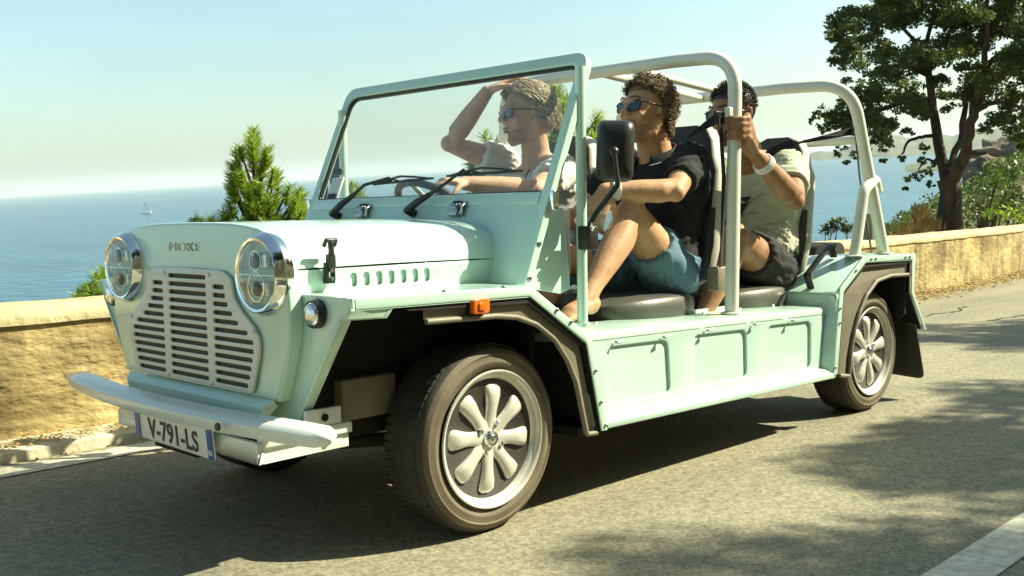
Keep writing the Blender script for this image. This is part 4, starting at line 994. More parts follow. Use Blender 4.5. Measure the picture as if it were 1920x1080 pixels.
# seat belts
def strap(pts, w=.046, th=.002, wdir=(1, 0, 0), name='seat_belt'):
    mb = MB(); P = [Vector(p) for p in pts]; rg = []
    for i, p in enumerate(P):
        t = (P[min(i+1, len(P)-1)] - P[max(i-1, 0)]).normalized(); a = Vector(wdir[i] if hasattr(wdir[0], '__len__') else wdir); a = (a - t*a.dot(t)).normalized(); b = t.cross(a)
        h = (w[i] if hasattr(w, '__len__') else w)/2; rg.append([p + a*h + b*th, p - a*h + b*th, p - a*h - b*th, p + a*h - b*th])
    mb.loft(rg); return mb.obj(name, M['strap'], car)
A = at_y(1350, 222, -.585)
strap([A, at_y(1357, 330, -.575), at_y(1355, 420, -.56), at_y(1352, 505, -.54)], .044, wdir=(1, .35, 0))
strap([A + Vector((0, .004, .004)), at_y(1322, 236, -.53), at_y(1290, 258, -.44)], [.040, .026, .006], wdir=[(0, .2, 1), (0, .2, 1), (0, 1, .3)])
mb = MB(); mb.tube([A + Vector((-.03, 0, .02)), A + Vector((.02, 0, .022)), A + Vector((.022, 0, -.018)), A + Vector((-.028, 0, -.02)), A + Vector((-.03, 0, .02))], .006, 8); mb.obj('belt_guide', M['black'], car, smooth=60)
c = at_y(1350, 522, -.53); mb = MB(); mb.box((c.x - .045, c.y - .02, c.z - .045), (c.x + .035, c.y + .03, c.z + .045)); mb.obj('belt_reel', M['flare'], car, bevel=.006)
R1 = at_y(1604, 246, -.615)
strap([R1, at_y(1612, 330, -.60), at_y(1622, 400, -.59), at_y(1634, 470, -.58)], .042, wdir=(1, .35, 0))
strap([R1 + Vector((0, .004, .004)), at_y(1545, 258, -.54), at_y(1487, 270, -.47)], [.034, .02, .008], wdir=[(0, .2, 1), (0, .5, 1), (0, 1, .3)])
mb = MB(); mb.box((R1.x - .025, R1.y - .012, R1.z - .02), (R1.x + .025, R1.y + .012, R1.z + .02)); mb.obj('belt_guide', M['black'], car, bevel=.006)
c = at_y(1636, 425, -.57); mb = MB(); mb.box((c.x - .045, c.y - .02, c.z - .06), (c.x + .035, c.y + .03, c.z + .06)); mb.obj('belt_reel', M['flare'], car, bevel=.006)

# steering wheel (driver sits on the far side)
sw = empty('steering_wheel', (0, 0, 0), car); ctr = Vector((.66, .33, .925)); ax = Vector((-.62, 0, -.78)).normalized()
a1 = Vector((0, 1, 0)); b1 = ax.cross(a1)
ringp = [ctr + (a1*math.cos(t) + b1*math.sin(t))*.175 for t in (2*PI*k/48 for k in range(49))]
MB().tube(ringp, .015, 10, caps=False).obj('rim', M['black'], sw, smooth=True)
mb = MB(); mb.ball(ctr + ax*.01, .045, 14, 8)
for t in (0.1, PI - .1, -PI/2): mb.tube([ctr, ctr + (a1*math.cos(t) + b1*math.sin(t))*.17], [.014, .009], 8)
mb.obj('spokes', M['steel'], sw, smooth=True)
MB().tube([ctr, ctr + ax*.35], .022, 10).obj('column', M['black'], sw, smooth=True)

# door mirror on the near post, and its twin on the far side
def mirror(s):
    r = empty('door_mirror', (0, 0, 0), car); y0 = -.705
    cx, cz = .472, 1.092; N = Vector((-.78, -.58, .06)).normalized(); ex = Vector((0, 0, 1)).cross(N).normalized(); Mm = frame((cx, y0, cz), ex, (N.cross(ex)))
    rg = []
    for d, k in ((-.022, .96), (-.010, 1.0), (.004, 1.0), (.022, .93), (.034, .78), (.040, .5), (.042, .2)):
        rg.append([(Mm @ Vector((x*k, z*k, d)))[:] for x, z in rpoly([(-.058, -.088), (.056, -.094), (.064, .094), (-.052, .098)], .03, 5)])
    o1 = MB().loft(rg).obj('mirror_housing', M['black'], r, smooth=60)
    o2 = plate('mirror_glass', [rpoly([(-.052, -.082), (.050, -.088), (.058, .088), (-.046, .092)], .026, 5)], .003, Mm @ Matrix.Translation((0, 0, -.0225)), M['chrome'], r)
    b = Mm @ Vector((0, -.005, .044)); mb = MB(); mb.ball(b, .017, 14, 8)
    arm = rpoly([tuple(b + Vector((-.005, -.006, 0))), tuple(b + Vector((-.006, -.02, -.10))), (.398, -.690, .905), (.388, -.675, .870), (.388, -.668, .825)], [0, .02, .03, .02, 0], 5)
    mb.tube(arm, .0085, 10); o3 = mb.obj('mirror_arm', M['black'], r, smooth=True)
    mb = MB(); mb.box((.372, -.682, .795), (.422, -.638, .868)); o4 = mb.obj('mirror_clamp', M['black'], r, bevel=.005)
    mb = MB(); mb.ball((.382, -.690, .872), .007, 8, 6); mb.ball((.384, -.690, .858), .006, 8, 6); o5 = mb.obj('bolt', M['chrome'], r)
    if s > 0:
        for o in (o1, o2, o3, o4, o5): o.data.transform(Matrix.Diagonal((1, -1, 1, 1))); o.data.flip_normals()
mirror(-1); mirror(1)

# bumper, bracket rails, number plate
mb = MB(); rg = []
for y in (-.742, -.738, -.722, -.69, -.6, -.45, -.3, -.15, 0, .15, .3, .45, .6, .69, .722, .738, .742):
    e = max(0, 1 - max(0, (abs(y) - .66) / .082)**2) ** .5 if abs(y) > .66 else 1
    xc = -.700 + .075*(abs(y)/.74)**2; zc = .388; h = .024*max(e, .12); d = max(e, .12)
    rg.append([(xc - .002*d, y, zc - h), (xc - .010*d, y, zc - h*.95), (xc - .019*d, y, zc - h*.3), (xc - .020*d, y, zc + h*.35), (xc - .012*d, y, zc + h*.75), (xc + .002*d, y, zc + h*.95), (xc + .045*d, y, zc + h*1.05), (xc + .052*d, y, zc + h*.7), (xc + .048*d, y, zc + h*.45), (xc + .004*d, y, zc + h*.3), (xc + .001*d, y, zc - h*.9)])
mb.loft(rg); mb.obj('bumper', M['white_bumper'], car, smooth=38)
mb = MB(); mb.box((-.672, -.50, .300), (-.655, .27, .352)); mb.box((-.672, -.50, .300), (-.40, -.485, .352)); mb.box((-.66, -.510, .340), (-.395, -.47, .368)); mb.obj('bumper_beam', M['white_bumper'], car, bevel=.003)
mb = MB(); mb.box((-.672, .27, .300), (-.45, .285, .345)); mb.obj('bumper_beam', M['white_bumper'], car, bevel=.003)
MB().box((-.535, -.505, .368), (-.425, -.490, .414)).obj('bumper_bracket', M['white_bumper'], car, bevel=.003)
mb = MB()
for x, z, y in ((-.48, .391, -.507), (-.47, .326, -.503)): mb.lathe([(0, .010), (.004, .010), (.005, .005), (.003, 0)], (x, y, z), (0, -1, 0), 12)
mb.obj('bolt', M['under'], car)
mb = MB(); mb.lathe([(0, .011), (.006, .010), (.007, 0)], (-.715, -.385, .388), (-1, 0, 0), 14); mb.obj('bolt', M['black'], car, smooth=True)
pl = empty('number_plate', (0, 0, 0), car); Mp = frame((-.693, .098, .332), (0, -1, -.012), (-.08, 0, 1))
plate('plate_base', [rpoly([(-.218, -.042), (.218, -.042), (.218, .042), (-.218, .042)], .006, 3)], .004, Mp @ Matrix.Translation((.196, 0, 0)), M['plate'], pl, .001)
for x0, x1 in ((-.024, .004), (.384, .413)): plate('plate_band', [[(x0, -.041), (x1, -.041), (x1, .041), (x0, .041)]], .001, Mp @ Matrix.Translation((0, 0, .0018)), M['plate_blue'], pl)
link('plate_lettering', text_mesh('plate_lettering', 'V-791-LS', .078, Mp @ Matrix.Translation((.196, -.008, .0012)), .0008, .92, 1.06, .0012), M['ink'], pl)
link('region_number', text_mesh('region_number', '06', .020, Mp @ Matrix.Translation((.398, -.024, .0022)), .0006, 1, 1, .0004), M['plate'], pl)
mb = MB(); mb.box((-.66, -.16, .262), (-.60, .08, .298)); mb.obj('tow_plate', M['under'], car, bevel=.004)

# wheels
def wheel(x, y, name='wheel', first=[None]):
    if first[0] is None:
        w = empty(name, (0, 0, 0), car); r, W = .270, .165       # local: axle along y, outer face at y = -0.03
        pr = [(-.155, .185), (-.163, .205), (-.165, .230), (-.158, .255), (-.145, .266), (-.12, .2695), (-.075, .270), (-.03, .2695), (-.012, .266), (.0, .257), (.007, .246), (.0095, .243), (.0095, .240), (.007, .238), (.010, .222), (.011, .219), (.009, .216), (.007, .205), (.003, .202), (.002, .197), (-.010, .190)]
        mb = MB(); mb.lathe(pr, (0, 0, 0), (0, -1, 0), 72); o = mb.obj('tyre', None, w)
        o.data.materials.append(M['rubber']); o.data.materials.append(M['sidewall'])
        for p in o.data.polygons:
            c = p.center; 
            if c.y < .006 and math.hypot(c.x, c.z) < .262: p.material_index = 1
        auto_smooth(o, 60)
        # tread blocks: grooves as dark rings set proud bars
        mb = MB()
        for k in range(72):
            a = 2*PI*k/72
            for yy0, yy1, sh in ((.018, .052, .0), (.062, .100, .35), (.110, .146, .7)):
                a0 = a + sh*.04; a1_ = a0 + .062; R0, R1 = .2665, .2712
                pts = [(math.cos(q)*rr_, yy, math.sin(q)*rr_) for rr_ in (R0, R1) for yy in (yy0, yy1) for q in (a0, a1_)]
                mb.add(pts, [(0, 1, 3, 2), (4, 6, 7, 5), (0, 4, 5, 1), (2, 3, 7, 6), (0, 2, 6, 4), (1, 5, 7, 3)])
        t = mb.obj('tread', M['rubber'], w); t['kind'] = 'stuff'
        mb = MB(); mb.lathe([(.012, .198), (.016, .1955), (.015, .190), (.008, .186), (.0, .182), (-.012, .176), (-.030, .172), (-.060, .168), (-.13, .165), (-.14, .15), (-.135, .15), (-.06, .163), (-.03, .166), (-.012, .170), (.0, .176), (.006, .190), (.010, .197)], (0, 0, 0), (0, -1, 0), 72, True)
        mb.obj('rim', M['alloy'], w, smooth=50)
        mb = MB(); mb.lathe([(-.040, .0), (-.040, .060), (-.012, .060), (-.006, .052), (-.004, .03), (-.004, 0)], (0, 0, 0), (0, -1, 0), 40); mb.obj('hub', M['alloy'], w, smooth=40)
        s0 = None
        mb = MB(); rg = []
        for rr_, hw, y1, th in ((.030, .021, .018, .024), (.050, .024, .017, .026), (.075, .0215, .014, .026), (.098, .0225, .010, .025), (.122, .027, .008, .024), (.142, .030, .012, .024), (.156, .029, .022, .022), (.167, .026, .034, .020)):
            sec = []
            for q in range(10):
                a = 2*PI*q/10; sec.append((hw*math.copysign(abs(math.cos(a))**.75, math.cos(a)), y1 - th*.62*math.sin(a), rr_))
            rg.append(sec)
        mb.loft(rg); sp = mb.obj('spoke', M['alloy'], w, smooth=60)
        for k in range(8):
            o = sp if k == 0 else sp.copy()
            if k: COL.objects.link(o)
            o.parent = w; o.rotation_euler = (0, 2*PI*(k + .15)/8, 0)
        mb = MB(); mb.lathe([(-.016, .028), (-.006, .026), (.004, .024), (.008, .020), (.006, .014), (.010, .011), (.012, 0)], (0, 0, 0), (0, -1, 0), 28); mb.obj('hub_cap', M['chrome'], w, smooth=50)
        for k in range(4):
            a = PI/4 + .25 + PI/2*k; c = (math.cos(a)*.047, .016, math.sin(a)*.047)
            MB().lathe([(0, .012), (.008, .010), (.018, .008), (.022, .004), (.022, 0)], c, (0, -1, 0), 6).obj('lug_nut', M['chrome'], w)
        mb = MB(); mb.lathe([(-.10, 0), (-.10, .105), (-.09, .105), (-.09, 0)], (0, 0, 0), (0, -1, 0), 36); mb.obj('brake_disc', M['under'], w, smooth=40)
        mb = MB(); mb.lathe([(-.125, 0), (-.125, .160), (-.120, .160), (-.120, 0)], (0, 0, 0), (0, -1, 0), 36); mb.obj('backing_plate', M['under'], w)
        first[0] = w
    else:
        w = first[0].copy(); COL.objects.link(w); w.parent = car
        for ch in list(first[0].children): c = ch.copy(); COL.objects.link(c); c.parent = w
    w.location = (x, y, .271); return w
RXF = .004; WBX = 2.365
wheel(RXF, -.625); w = wheel(WBX, -.625); w.rotation_euler = (0, .5, 0)
w = wheel(RXF, .625); w.rotation_euler = (0, .3, PI); w = wheel(WBX, .625); w.rotation_euler = (0, .9, PI)

# ------------------------------------------------------------------ people
def skin(name, c1, c2): return mat(name, c1, .56, col2=c2, scale=22, detail=9, bump=.45, bscale=140, bdist=.003, sub=.05, spec=.35)
M['skin_a'] = skin('tanned_skin', (.46, .25, .13), (.56, .33, .19))
M['skin_b'] = skin('light_tanned_skin', (.52, .31, .20), (.60, .38, .26))
M['skin_c'] = skin('brown_tanned_skin', (.27, .14, .07), (.36, .20, .11))
def cloth(name, c, var=.06, s=500, rough=.9):
    return mat(name, c, rough, var=var, scale=18, bump=.35, bscale=14, bdist=.012)
M['white_tee'] = cloth('pale_grey_tee', (.66, .66, .62)); M['black_polo'] = cloth('black_polo', (.012, .013, .014), .2)
M['sage_tee'] = cloth('sage_tee', (.46, .50, .38)); M['blue_shorts'] = cloth('faded_blue_shorts', (.10, .19, .25)); M['black_shorts'] = cloth('black_shorts', (.02, .021, .019), .2)
M['collar'] = cloth('white_trim', (.7, .7, .68))
def hair_mat(n_, a, b):
    m = leaf_mat(n_, a, b, .45, .12); return m
M['hair_grey'] = hair_mat('grey_blond_hair', (.20, .15, .075), (.72, .62, .42)); M['hair_brown'] = hair_mat('curly_brown_hair', (.045, .028, .012), (.26, .17, .07)); M['hair_dark'] = hair_mat('short_dark_hair', (.010, .009, .007), (.04, .033, .025))

def remesh(name, mb, voxel, it, m, parent, wrinkle=0, wseed=0, wdir=None):
    me = mb.mesh(name); o = bpy.data.objects.new(name, me); COL.objects.link(o)
    md = o.modifiers.new('r', 'REMESH'); md.mode = 'VOXEL'; md.voxel_size = voxel; md.adaptivity = 0
    s = o.modifiers.new('s', 'SMOOTH'); s.factor = .5; s.iterations = it
    dg = bpy.context.evaluated_depsgraph_get(); dg.update(); me2 = bpy.data.meshes.new_from_object(o.evaluated_get(dg)); me2.name = name
    bpy.data.objects.remove(o); bpy.data.meshes.remove(me)
    if wrinkle:
        for v in me2.vertices:
            p = v.co; w1 = noise.noise(Vector((p.x*5, p.y*5, p.z*5 + wseed))) * .12
            q = Vector((p.x*8 + w1*30, p.y*8, p.z*20 + p.x*14 + w1*40)) + Vector((wseed, 0, 0)); q2 = Vector((p.x*22 + p.z*9 + wseed, p.y*10, p.z*13 - p.x*8))
            k = (1 - min(abs(noise.noise(q)) * 2.4, 1)) ** 2; k3 = (1 - min(abs(noise.noise(q2)) * 2.6, 1)) ** 2; k2 = noise.noise(Vector((p.x*6 + wseed, p.y*6, p.z*8)))
            v.co = p + v.normal * (wrinkle * (k * 1.0 + k3 * .55 * (.5 + k2) + k2 - .3))
        me2.update()
    me2.materials.clear(); o = link(name, me2, m, parent, True); return o

def head_frame(c, fwd, up):
    F = Vector(fwd).normalized(); U = Vector(up); U = (U - F*U.dot(F)).normalized(); L = U.cross(F)
    Mx = Matrix((F, L, U)).transposed().to_4x4(); Mx.translation = Vector(c); return Mx    # local x forward, y left, z up
def head_parts(mb, H, s=1.0, smile=0.0, beard=0.0):
    S = Matrix.Diagonal((s, s, s, 1)); X = H @ S; R3 = X.to_3x3()
    def B(c, r, n=20, m=14): mb.ball(X @ Vector(c), r, n, m, R3)
    def T(pts, rad, n=10, sq=None): mb.tube([X @ Vector(p) for p in pts], [q*s for q in rad], n, round_ends=True, squash=sq)
    B((-.018, 0, .035), (.098, .076, .088), 28, 18)           # cranium
    B((.020, 0, .012), (.072, .066, .082), 24, 16)            # forehead and face core
    B((.028, 0, -.045), (.058, .056, .062), 22, 14)           # cheeks / upper jaw
    T([(-.012, -.058, -.035), (.005, -.052, -.078), (.052, -.022, -.102), (.066, 0, -.106), (.052, .022, -.102), (.005, .052, -.078), (-.012, .058, -.035)], [.018, .018, .018, .019, .018, .018, .018])   # jaw line
    B((.042, 0, -.082), (.038, .036, .032)); B((.070, 0, -.098), (.019, .020, .017))      # chin
    T([(.080, -.034, .030), (.092, -.014, .030), (.092, .014, .030), (.080, .034, .030)], [.010, .0115, .0115, .010])      # brow
    T([(.090, 0, .024), (.102, 0, .002), (.114, 0, -.016)], [.0085, .0095, .0125], 12)                                   # nose
    B((.103, -.013, -.020), (.011, .008, .008)); B((.103, .013, -.020), (.011, .008, .008))
    for y in (-.031, .031): B((.073, y, .008), (.014, .016, .011)); B((.063, y*1.35, -.022), (.020, .017, .015))         # eyes, cheekbones
    w = .021 + .007*smile; z = .004*smile
    T([(.083, -w, -.052 + z), (.094, -.008, -.049), (.097, 0, -.050), (.094, .008, -.049), (.083, w, -.052 + z)], [.0035, .0065, .006, .0065, .0035], 8)
    T([(.082, -w*.9, -.058 + z), (.092, -.008, -.063), (.094, 0, -.064), (.092, .008, -.063), (.082, w*.9, -.058 + z)], [.004, .007, .0075, .007, .004], 8)
    for y in (-1, 1):
        T([(.002, y*.078, .022), (-.010, y*.084, .030), (-.020, y*.087, .020), (-.019, y*.086, .0), (-.010, y*.081, -.018), (-.003, y*.077, -.026)], [.006, .0065, .007, .0065, .006, .006], 8)
        T([(-.004, y*.076, .012), (-.010, y*.079, -.008)], [.010, .008], 8)
def hand(mb, wrist, d, pn, side, curl=(.3, .3, .3, .3), thumb=(.7, .3), spread=.06, s=1.0, droop=0):
    """wrist point, direction of the palm, palm normal (towards the gripping side), side=+1/-1 puts the thumb on d x pn * side"""
    wrist = Vector(wrist); d = Vector(d).normalized(); pn = Vector(pn); pn = (pn - d*pn.dot(d)).normalized(); lat = d.cross(pn) * side
    def P(a, b, c): return wrist + d*a*s + lat*b*s + pn*c*s
    rg = []
    for a, hw, th in ((-.012, .024, .020), (.012, .028, .018), (.040, .038, .016), (.070, .042, .014), (.090, .040, .0125), (.098, .034, .009)):
        rg.append([P(a, hw*math.copysign(abs(math.cos(q))**.7, math.cos(q)), th*math.copysign(abs(math.sin(q))**.8, math.sin(q))) for q in (2*PI*k/16 for k in range(16))])
    mb.loft(rg)
    for k, (off, L, r) in enumerate(((.030, .074, .0092), (.0105, .083, .0096), (-.010, .077, .0092), (-.029, .060, .0082))):
        ang = curl[k] * .55; p = P(.086, off, 0); dirv = (d + lat*(off*spread*18)).normalized(); pts = [P(.06, off, 0), p]; cur = 0
        for ph, f in enumerate((.46, .30, .24)):
            cur += curl[k] * (.8, 1.0, .75)[ph]; q = (dirv*math.cos(cur) + pn*math.sin(cur)); p = p + q*L*f*s; pts.append(p)
        mb.tube(pts, [r*s, r*1.06*s, r*1.0*s, r*.95*s, r*.82*s], 10, round_ends=True)
        mb.ball(pts[1], r*1.12*s, 8, 6); mb.ball(pts[2], r*1.05*s, 8, 6)
    t0 = P(.018, .024, .004); t1 = P(.046, .050, .004 + .020*thumb[1]); 
    t2 = t1 + (d*math.cos(thumb[0]) + lat*.45*math.cos(thumb[1]) + pn*math.sin(thumb[0])*1.0).normalized()*.032*s
    t3 = t2 + (d*math.cos(thumb[0]*1.2) + lat*.1 + pn*math.sin(thumb[0]*1.2)).normalized()*.027*s
    mb.tube([t0, t1, t2, t3], [.016*s, .0125*s, .0105*s, .0085*s], 10, round_ends=True)
def arm(mb, S, E, W, r=(.052, .049, .041, .043, .040, .027), k=1.0):
    S, E, W = map(Vector, (S, E, W)); bend = (E - (S+W)/2); bend = bend.normalized() if bend.length > 1e-4 else Vector((0, 0, 1))
    P = [S, S.lerp(E, .45), S.lerp(E, .92), E.lerp(W, .22), E.lerp(W, .5), W]
    mb.tube(P, [q*k for q in r], 16, round_ends=True); mb.ball(E + bend*.006, .0355*k, 14, 10); mb.ball(S, .056*k, 14, 10)
def leg(mb, H, K, A, k=1.0, foot=None):
    H, K, A = map(Vector, (H, K, A)); b = (K - (H + A)/2).normalized(); back = -b
    mb.tube([H, H.lerp(K, .35), H.lerp(K, .7), H.lerp(K, .95)], [.088*k, .080*k, .066*k, .054*k], 18, round_ends=True)
    mb.ball(K + b*.004, .054*k, 16, 10); sh = (A - K)
    mb.tube([K.lerp(A, .04), K.lerp(A, .28) + back*.014, K.lerp(A, .5) + back*.006, K.lerp(A, .82), A], [.050*k, .057*k, .050*k, .034*k, .033*k], 16, round_ends=True)
    if foot is not None:
        F = Vector(foot); d = (F - A).normalized(); n = Vector((0, 0, 1)); mb.ball(A - d*.03 + Vector((0, 0, -.025)), .033, 12, 8)
        mb.tube([A - d*.03 + Vector((0, 0, -.02)), A.lerp(F, .4) + Vector((0, 0, -.005)), A.lerp(F, .75), F], [.034, .036, .034, .024], 14, round_ends=True, squash=(1.15, .8))
        la = d.cross(Vector((0, 0, 1))).normalized(); G = F + d*.03; mb.tube([A.lerp(F, .6), F + Vector((0, 0, -.004))], [.036, .032], 14, round_ends=True, squash=(1.3, .6))
        for k_ in range(5): q_ = F + la*(k_ - 2)*.0165; L_ = (.040, .044, .040, .034, .028)[k_]; mb.tube([q_, q_ + d*L_*.6 + Vector((0, 0, .003)), q_ + d*L_ + Vector((0, 0, -.006))], [.0105, .0095, .0085], 10, round_ends=True)
def torso(mb, pel, chest, neck, lat, g=0.0, k=1.0, belly=0.0, cut=None):
    """stacked oval sections from the hips to the base of the neck; lat = unit vector to the person's left"""
    pel, chest, neck, lat = map(Vector, (pel, chest, neck, lat)); 
    def pt(t): return pel*(1-t)**2 + (chest*2 - (pel+neck)/2)*2*t*(1-t) + neck*t*t
    rows = [(-.10, .130, .100), (.0, .160, .118), (.15, .158, .116), (.32, .145, .108 + belly), (.50, .156, .112 + belly*.6), (.68, .176, .118), (.80, .184, .112), (.89, .160, .090), (.95, .110, .072), (1.0, .064, .060)]
    rg = []
    for t, a, b in rows:
        if cut and not (cut[0] <= t <= cut[1]): continue
        c = pt(t); tg = (pt(t + .02) - pt(t - .02)).normalized(); la = (lat - tg*lat.dot(tg)).normalized(); fw = la.cross(tg)
        rg.append([c + la*(a*k + g)*math.copysign(abs(math.cos(q))**.85, math.cos(q)) + fw*(b*k + g)*math.copysign(abs(math.sin(q))**.9, math.sin(q)) for q in (2*PI*i/28 for i in range(28))])
    mb.loft(rg)
def sleeve(mb, S, E, t, r0, r1):
    S, E = Vector(S), Vector(E); mb.tube([S, S.lerp(E, t*.5), S.lerp(E, t)], [r0, (r0+r1)/2, r1], 18); mb.ball(S, r0*1.02, 16, 10)
def shades(parent, H, s=1.0, y=0, tint='lens_dark', z=.008, size=1.0):
    g = empty('sunglasses', (0, 0, 0), parent); X = H @ Matrix.Diagonal((s, s, s, 1))
    def fr(side): return X @ frame((.096, side*.033, z), (-.22*side*-1 if False else .22*-side*1.0 if False else 0, 1, 0), (-.10, 0, 1))
    for side in (-1, 1):
        a = Vector((-.20*1, side, 0)).normalized() * side; Fm = X @ frame((.094, side*.033, z), a if side > 0 else -a * -1, (-.12, 0, 1))
        o_ = rpoly([(-.027, -.021), (.024, -.020), (.029, .018), (-.028, .019)], .013, 5); i_ = [(x*.84, yy*.80) for x, yy in o_]
        if side < 0: o_ = [(-x, yy) for x, yy in o_]; i_ = [(-x, yy) for x, yy in i_]
        o_ = [(x*size, yy*size) for x, yy in o_]; i_ = [(x*size, yy*size) for x, yy in i_]
        plate('glasses_rim', [o_, i_], .0055, Fm, M['frame_black'], g, .0008); plate('dark_lens', [i_], .002, Fm @ Matrix.Translation((0, 0, -.001)), M[tint], g)
    mb = MB(); mb.tube([X @ Vector(p) for p in ((.095, -.008, z + .006), (.101, 0, z + .009), (.095, .008, z + .006))], .0028*s, 6)
    for side in (-1, 1): mb.tube([X @ Vector(p) for p in ((.088, side*.060, z + .010), (.078, side*.074, z + .010), (.03, side*.083, z + .008), (-.012, side*.086, z + .004), (-.028, side*.084, z - .012))], .0028*s, 6)
    mb.obj('glasses_arms', M['frame_black'], g, smooth=60)

M['lip'] = mat('lips', (.36, .13, .09), .4, var=.1)
def face_details(parent, H, s, hairm, smile=0, brow=True):
    X = H @ Matrix.Diagonal((s, s, s, 1)); w = .020 + .007*smile; z = .004*smile
    mb = MB(); mb.tube([X @ Vector(p) for p in ((.0845, -w, -.053 + z), (.0955, -.008, -.0505), (.0985, 0, -.0515), (.0955, .008, -.0505), (.0845, w, -.053 + z))], [.002*s, .0055*s, .005*s, .0055*s, .002*s], 8, round_ends=True)
    mb.obj('upper_lip', M['lip'], parent, smooth=True)
    mb = MB(); mb.tube([X @ Vector(p) for p in ((.0835, -w*.9, -.058 + z), (.0935, -.008, -.0635), (.0955, 0, -.0645), (.0935, .008, -.0635), (.0835, w*.9, -.058 + z))], [.002*s, .006*s, .0065*s, .006*s, .002*s], 8, round_ends=True)
    mb.obj('lower_lip', M['lip'], parent, smooth=True)
    r = random.Random(3)
    for sd in (-1, 1):
        mb = MB()
        for k in range(150):
            u = r.random(); p = Vector((.1005 - .019*u*u - .004*u, sd*(.012 + .036*u), .036 + .006*math.sin(u*PI) + r.gauss(0, .0022))); d = Vector((-.25, sd*1, .25 - .6*u)).normalized()*.008; t = Vector((0, 0, .0008))
            mb.add([X @ (p - t), X @ (p + t), X @ (p + d)], [(0, 1, 2)])
        link('eyebrow', mesh('eyebrow', mb.v, mb.f), hairm, parent)

def scalp_points(n, seed, front=.055, low=-.03, sidelow=-.0):
    r = random.Random(seed); out = []
    while len(out) < n:
        d = Vector((r.gauss(0, 1), r.gauss(0, 1), r.gauss(0, 1))).normalized()
        p = Vector((-.018 + .100*d.x, .079*d.y, .035 + .092*d.z))
        line = -.072 if p.x < -.055 else (-.01 if p.x < .0 else .055 + (p.x) * .35)      # lower edge: nape, over the ear, hairline
        if p.z < line or (p.x > front and p.z < .10 - .0): 
            if not (p.x > front and p.z > .088): continue
        out.append((p, Vector((d.x, d.y*1.2, d.z)).normalized()))
    return out
def cap(mb, X, g=.004):
    R3 = X.to_3x3(); c = Vector((-.022, 0, .038)); n, m_ = 28, 16; v = []; idx = {}
    # a close shell over the scalp only
    rings = []
    for i in range(m_):
        th = PI * .5 * i / (m_ - 1) * 1.28; row = []
        for j in range(n):
            ph = 2*PI*j/n; d = Vector((math.sin(th)*math.cos(ph), math.sin(th)*math.sin(ph), math.cos(th)))
            lim = 1.0 if d.x < -.3 else (.82 if d.x < .25 else .60)
            th2 = th*lim; d = Vector((math.sin(th2)*math.cos(ph), math.sin(th2)*math.sin(ph), math.cos(th2)))
            row.append(X @ Vector((c.x + (.100 + g)*d.x, (.078 + g)*d.y, c.z + (.091 + g)*d.z)))
        rings.append(row)
    mb.loft(rings, True, False)

def stubble(X, n, m, parent, name='stubble'):
    r = random.Random(4); mb = MB()
    for k in range(n):
        a = r.uniform(-1.35, 1.35); z = r.uniform(-.112, -.055); y = math.sin(a)*.066*(1 - max(0, -z - .085)*9); x = .012 + math.cos(a)*.072*(1 - max(0, -z - .095)*7)
        if abs(y) < .024 and z > -.070: continue
        p = Vector((x, y, z)); d = Vector((math.cos(a), math.sin(a), -.5)).normalized(); t = d.cross(Vector((0, 0, 1))).normalized()*.0007
        mb.add([X @ (p - t), X @ (p + t), X @ (p + d*.007)], [(0, 1, 2)])
    return link(name, mesh(name, mb.v, mb.f), m, parent)
def person(label, group=None):
    p = empty('person', (0, 0, 0)); tag(p, label, 'person'); ROAD.append(p); return p
Y = Vector((0, 1, 0)); LEFT = Vector((0, -1, 0))

# ---- passenger nearest to us, curly hair, black polo, one knee up
A_ = person('curly haired man in black polo, sunglasses and blue shorts, front near seat, knee drawn up')
pel, chest, neck = Vector((1.235, -.30, .665)), Vector((1.262, -.30, .90)), Vector((1.232, -.295, 1.135))
shL, shR = Vector((1.215, -.465, 1.092)), Vector((1.235, -.130, 1.100))
elL, wrL = Vector((1.005, -.545, .978)), Vector((.790, -.405, .985))
elR, wrR = Vector((1.02, -.07, .88)), Vector((.80, -.15, .90))
hipL, knL, anL = Vector((1.19, -.39, .665)), Vector((.905, -.43, .905)), Vector((.600, -.470, .612))
hipR, knR, anR = Vector((1.19, -.20, .66)), Vector((.86, -.14, .745)), Vector((.58, -.14, .40))
HA = head_frame((1.162, -.30, 1.280), (-.96, .12, .14), (.22, 0, 1)); SA = 1.02
mb = MB(); torso(mb, pel, chest, neck, LEFT, -.004, .97)
mb.tube([neck + Vector((0, 0, -.04)), neck + Vector((-.02, -.005, .03)), HA @ Vector((-.030, 0, -.06)), HA @ Vector((-.028, 0, -.02))], [.074, .064, .060, .056], 18, round_ends=True)
head_parts(mb, HA, SA, smile=1)
arm(mb, shL, elL, wrL); arm(mb, shR, elR, wrR); leg(mb, hipL, knL, anL, 1.0, Vector((.50, -.47, .568))); leg(mb, hipR, knR, anR, 1.0, Vector((.46, -.14, .34)))
hand(mb, wrL, (-.45, .10, -.9), (.75, .5, -.3), 1, (.5, .55, .6, .65), (.5, .4))
hand(mb, wrR, (-.8, -.3, -.3), (.2, -.9, -.3), -1, (.5, .5, .5, .5), (.5, .4))
remesh('body', mb, .0055, 3, M['skin_a'], A_)
mb = MB(); torso(mb, pel, chest, neck, LEFT, .020, 1.0, .006, (-.1, .95)); sleeve(mb, shL, elL, .66, .072, .060); sleeve(mb, shR, elR, .66, .072, .060)
remesh('polo_shirt', mb, .008, 4, M['black_polo'], A_, .009, 3)
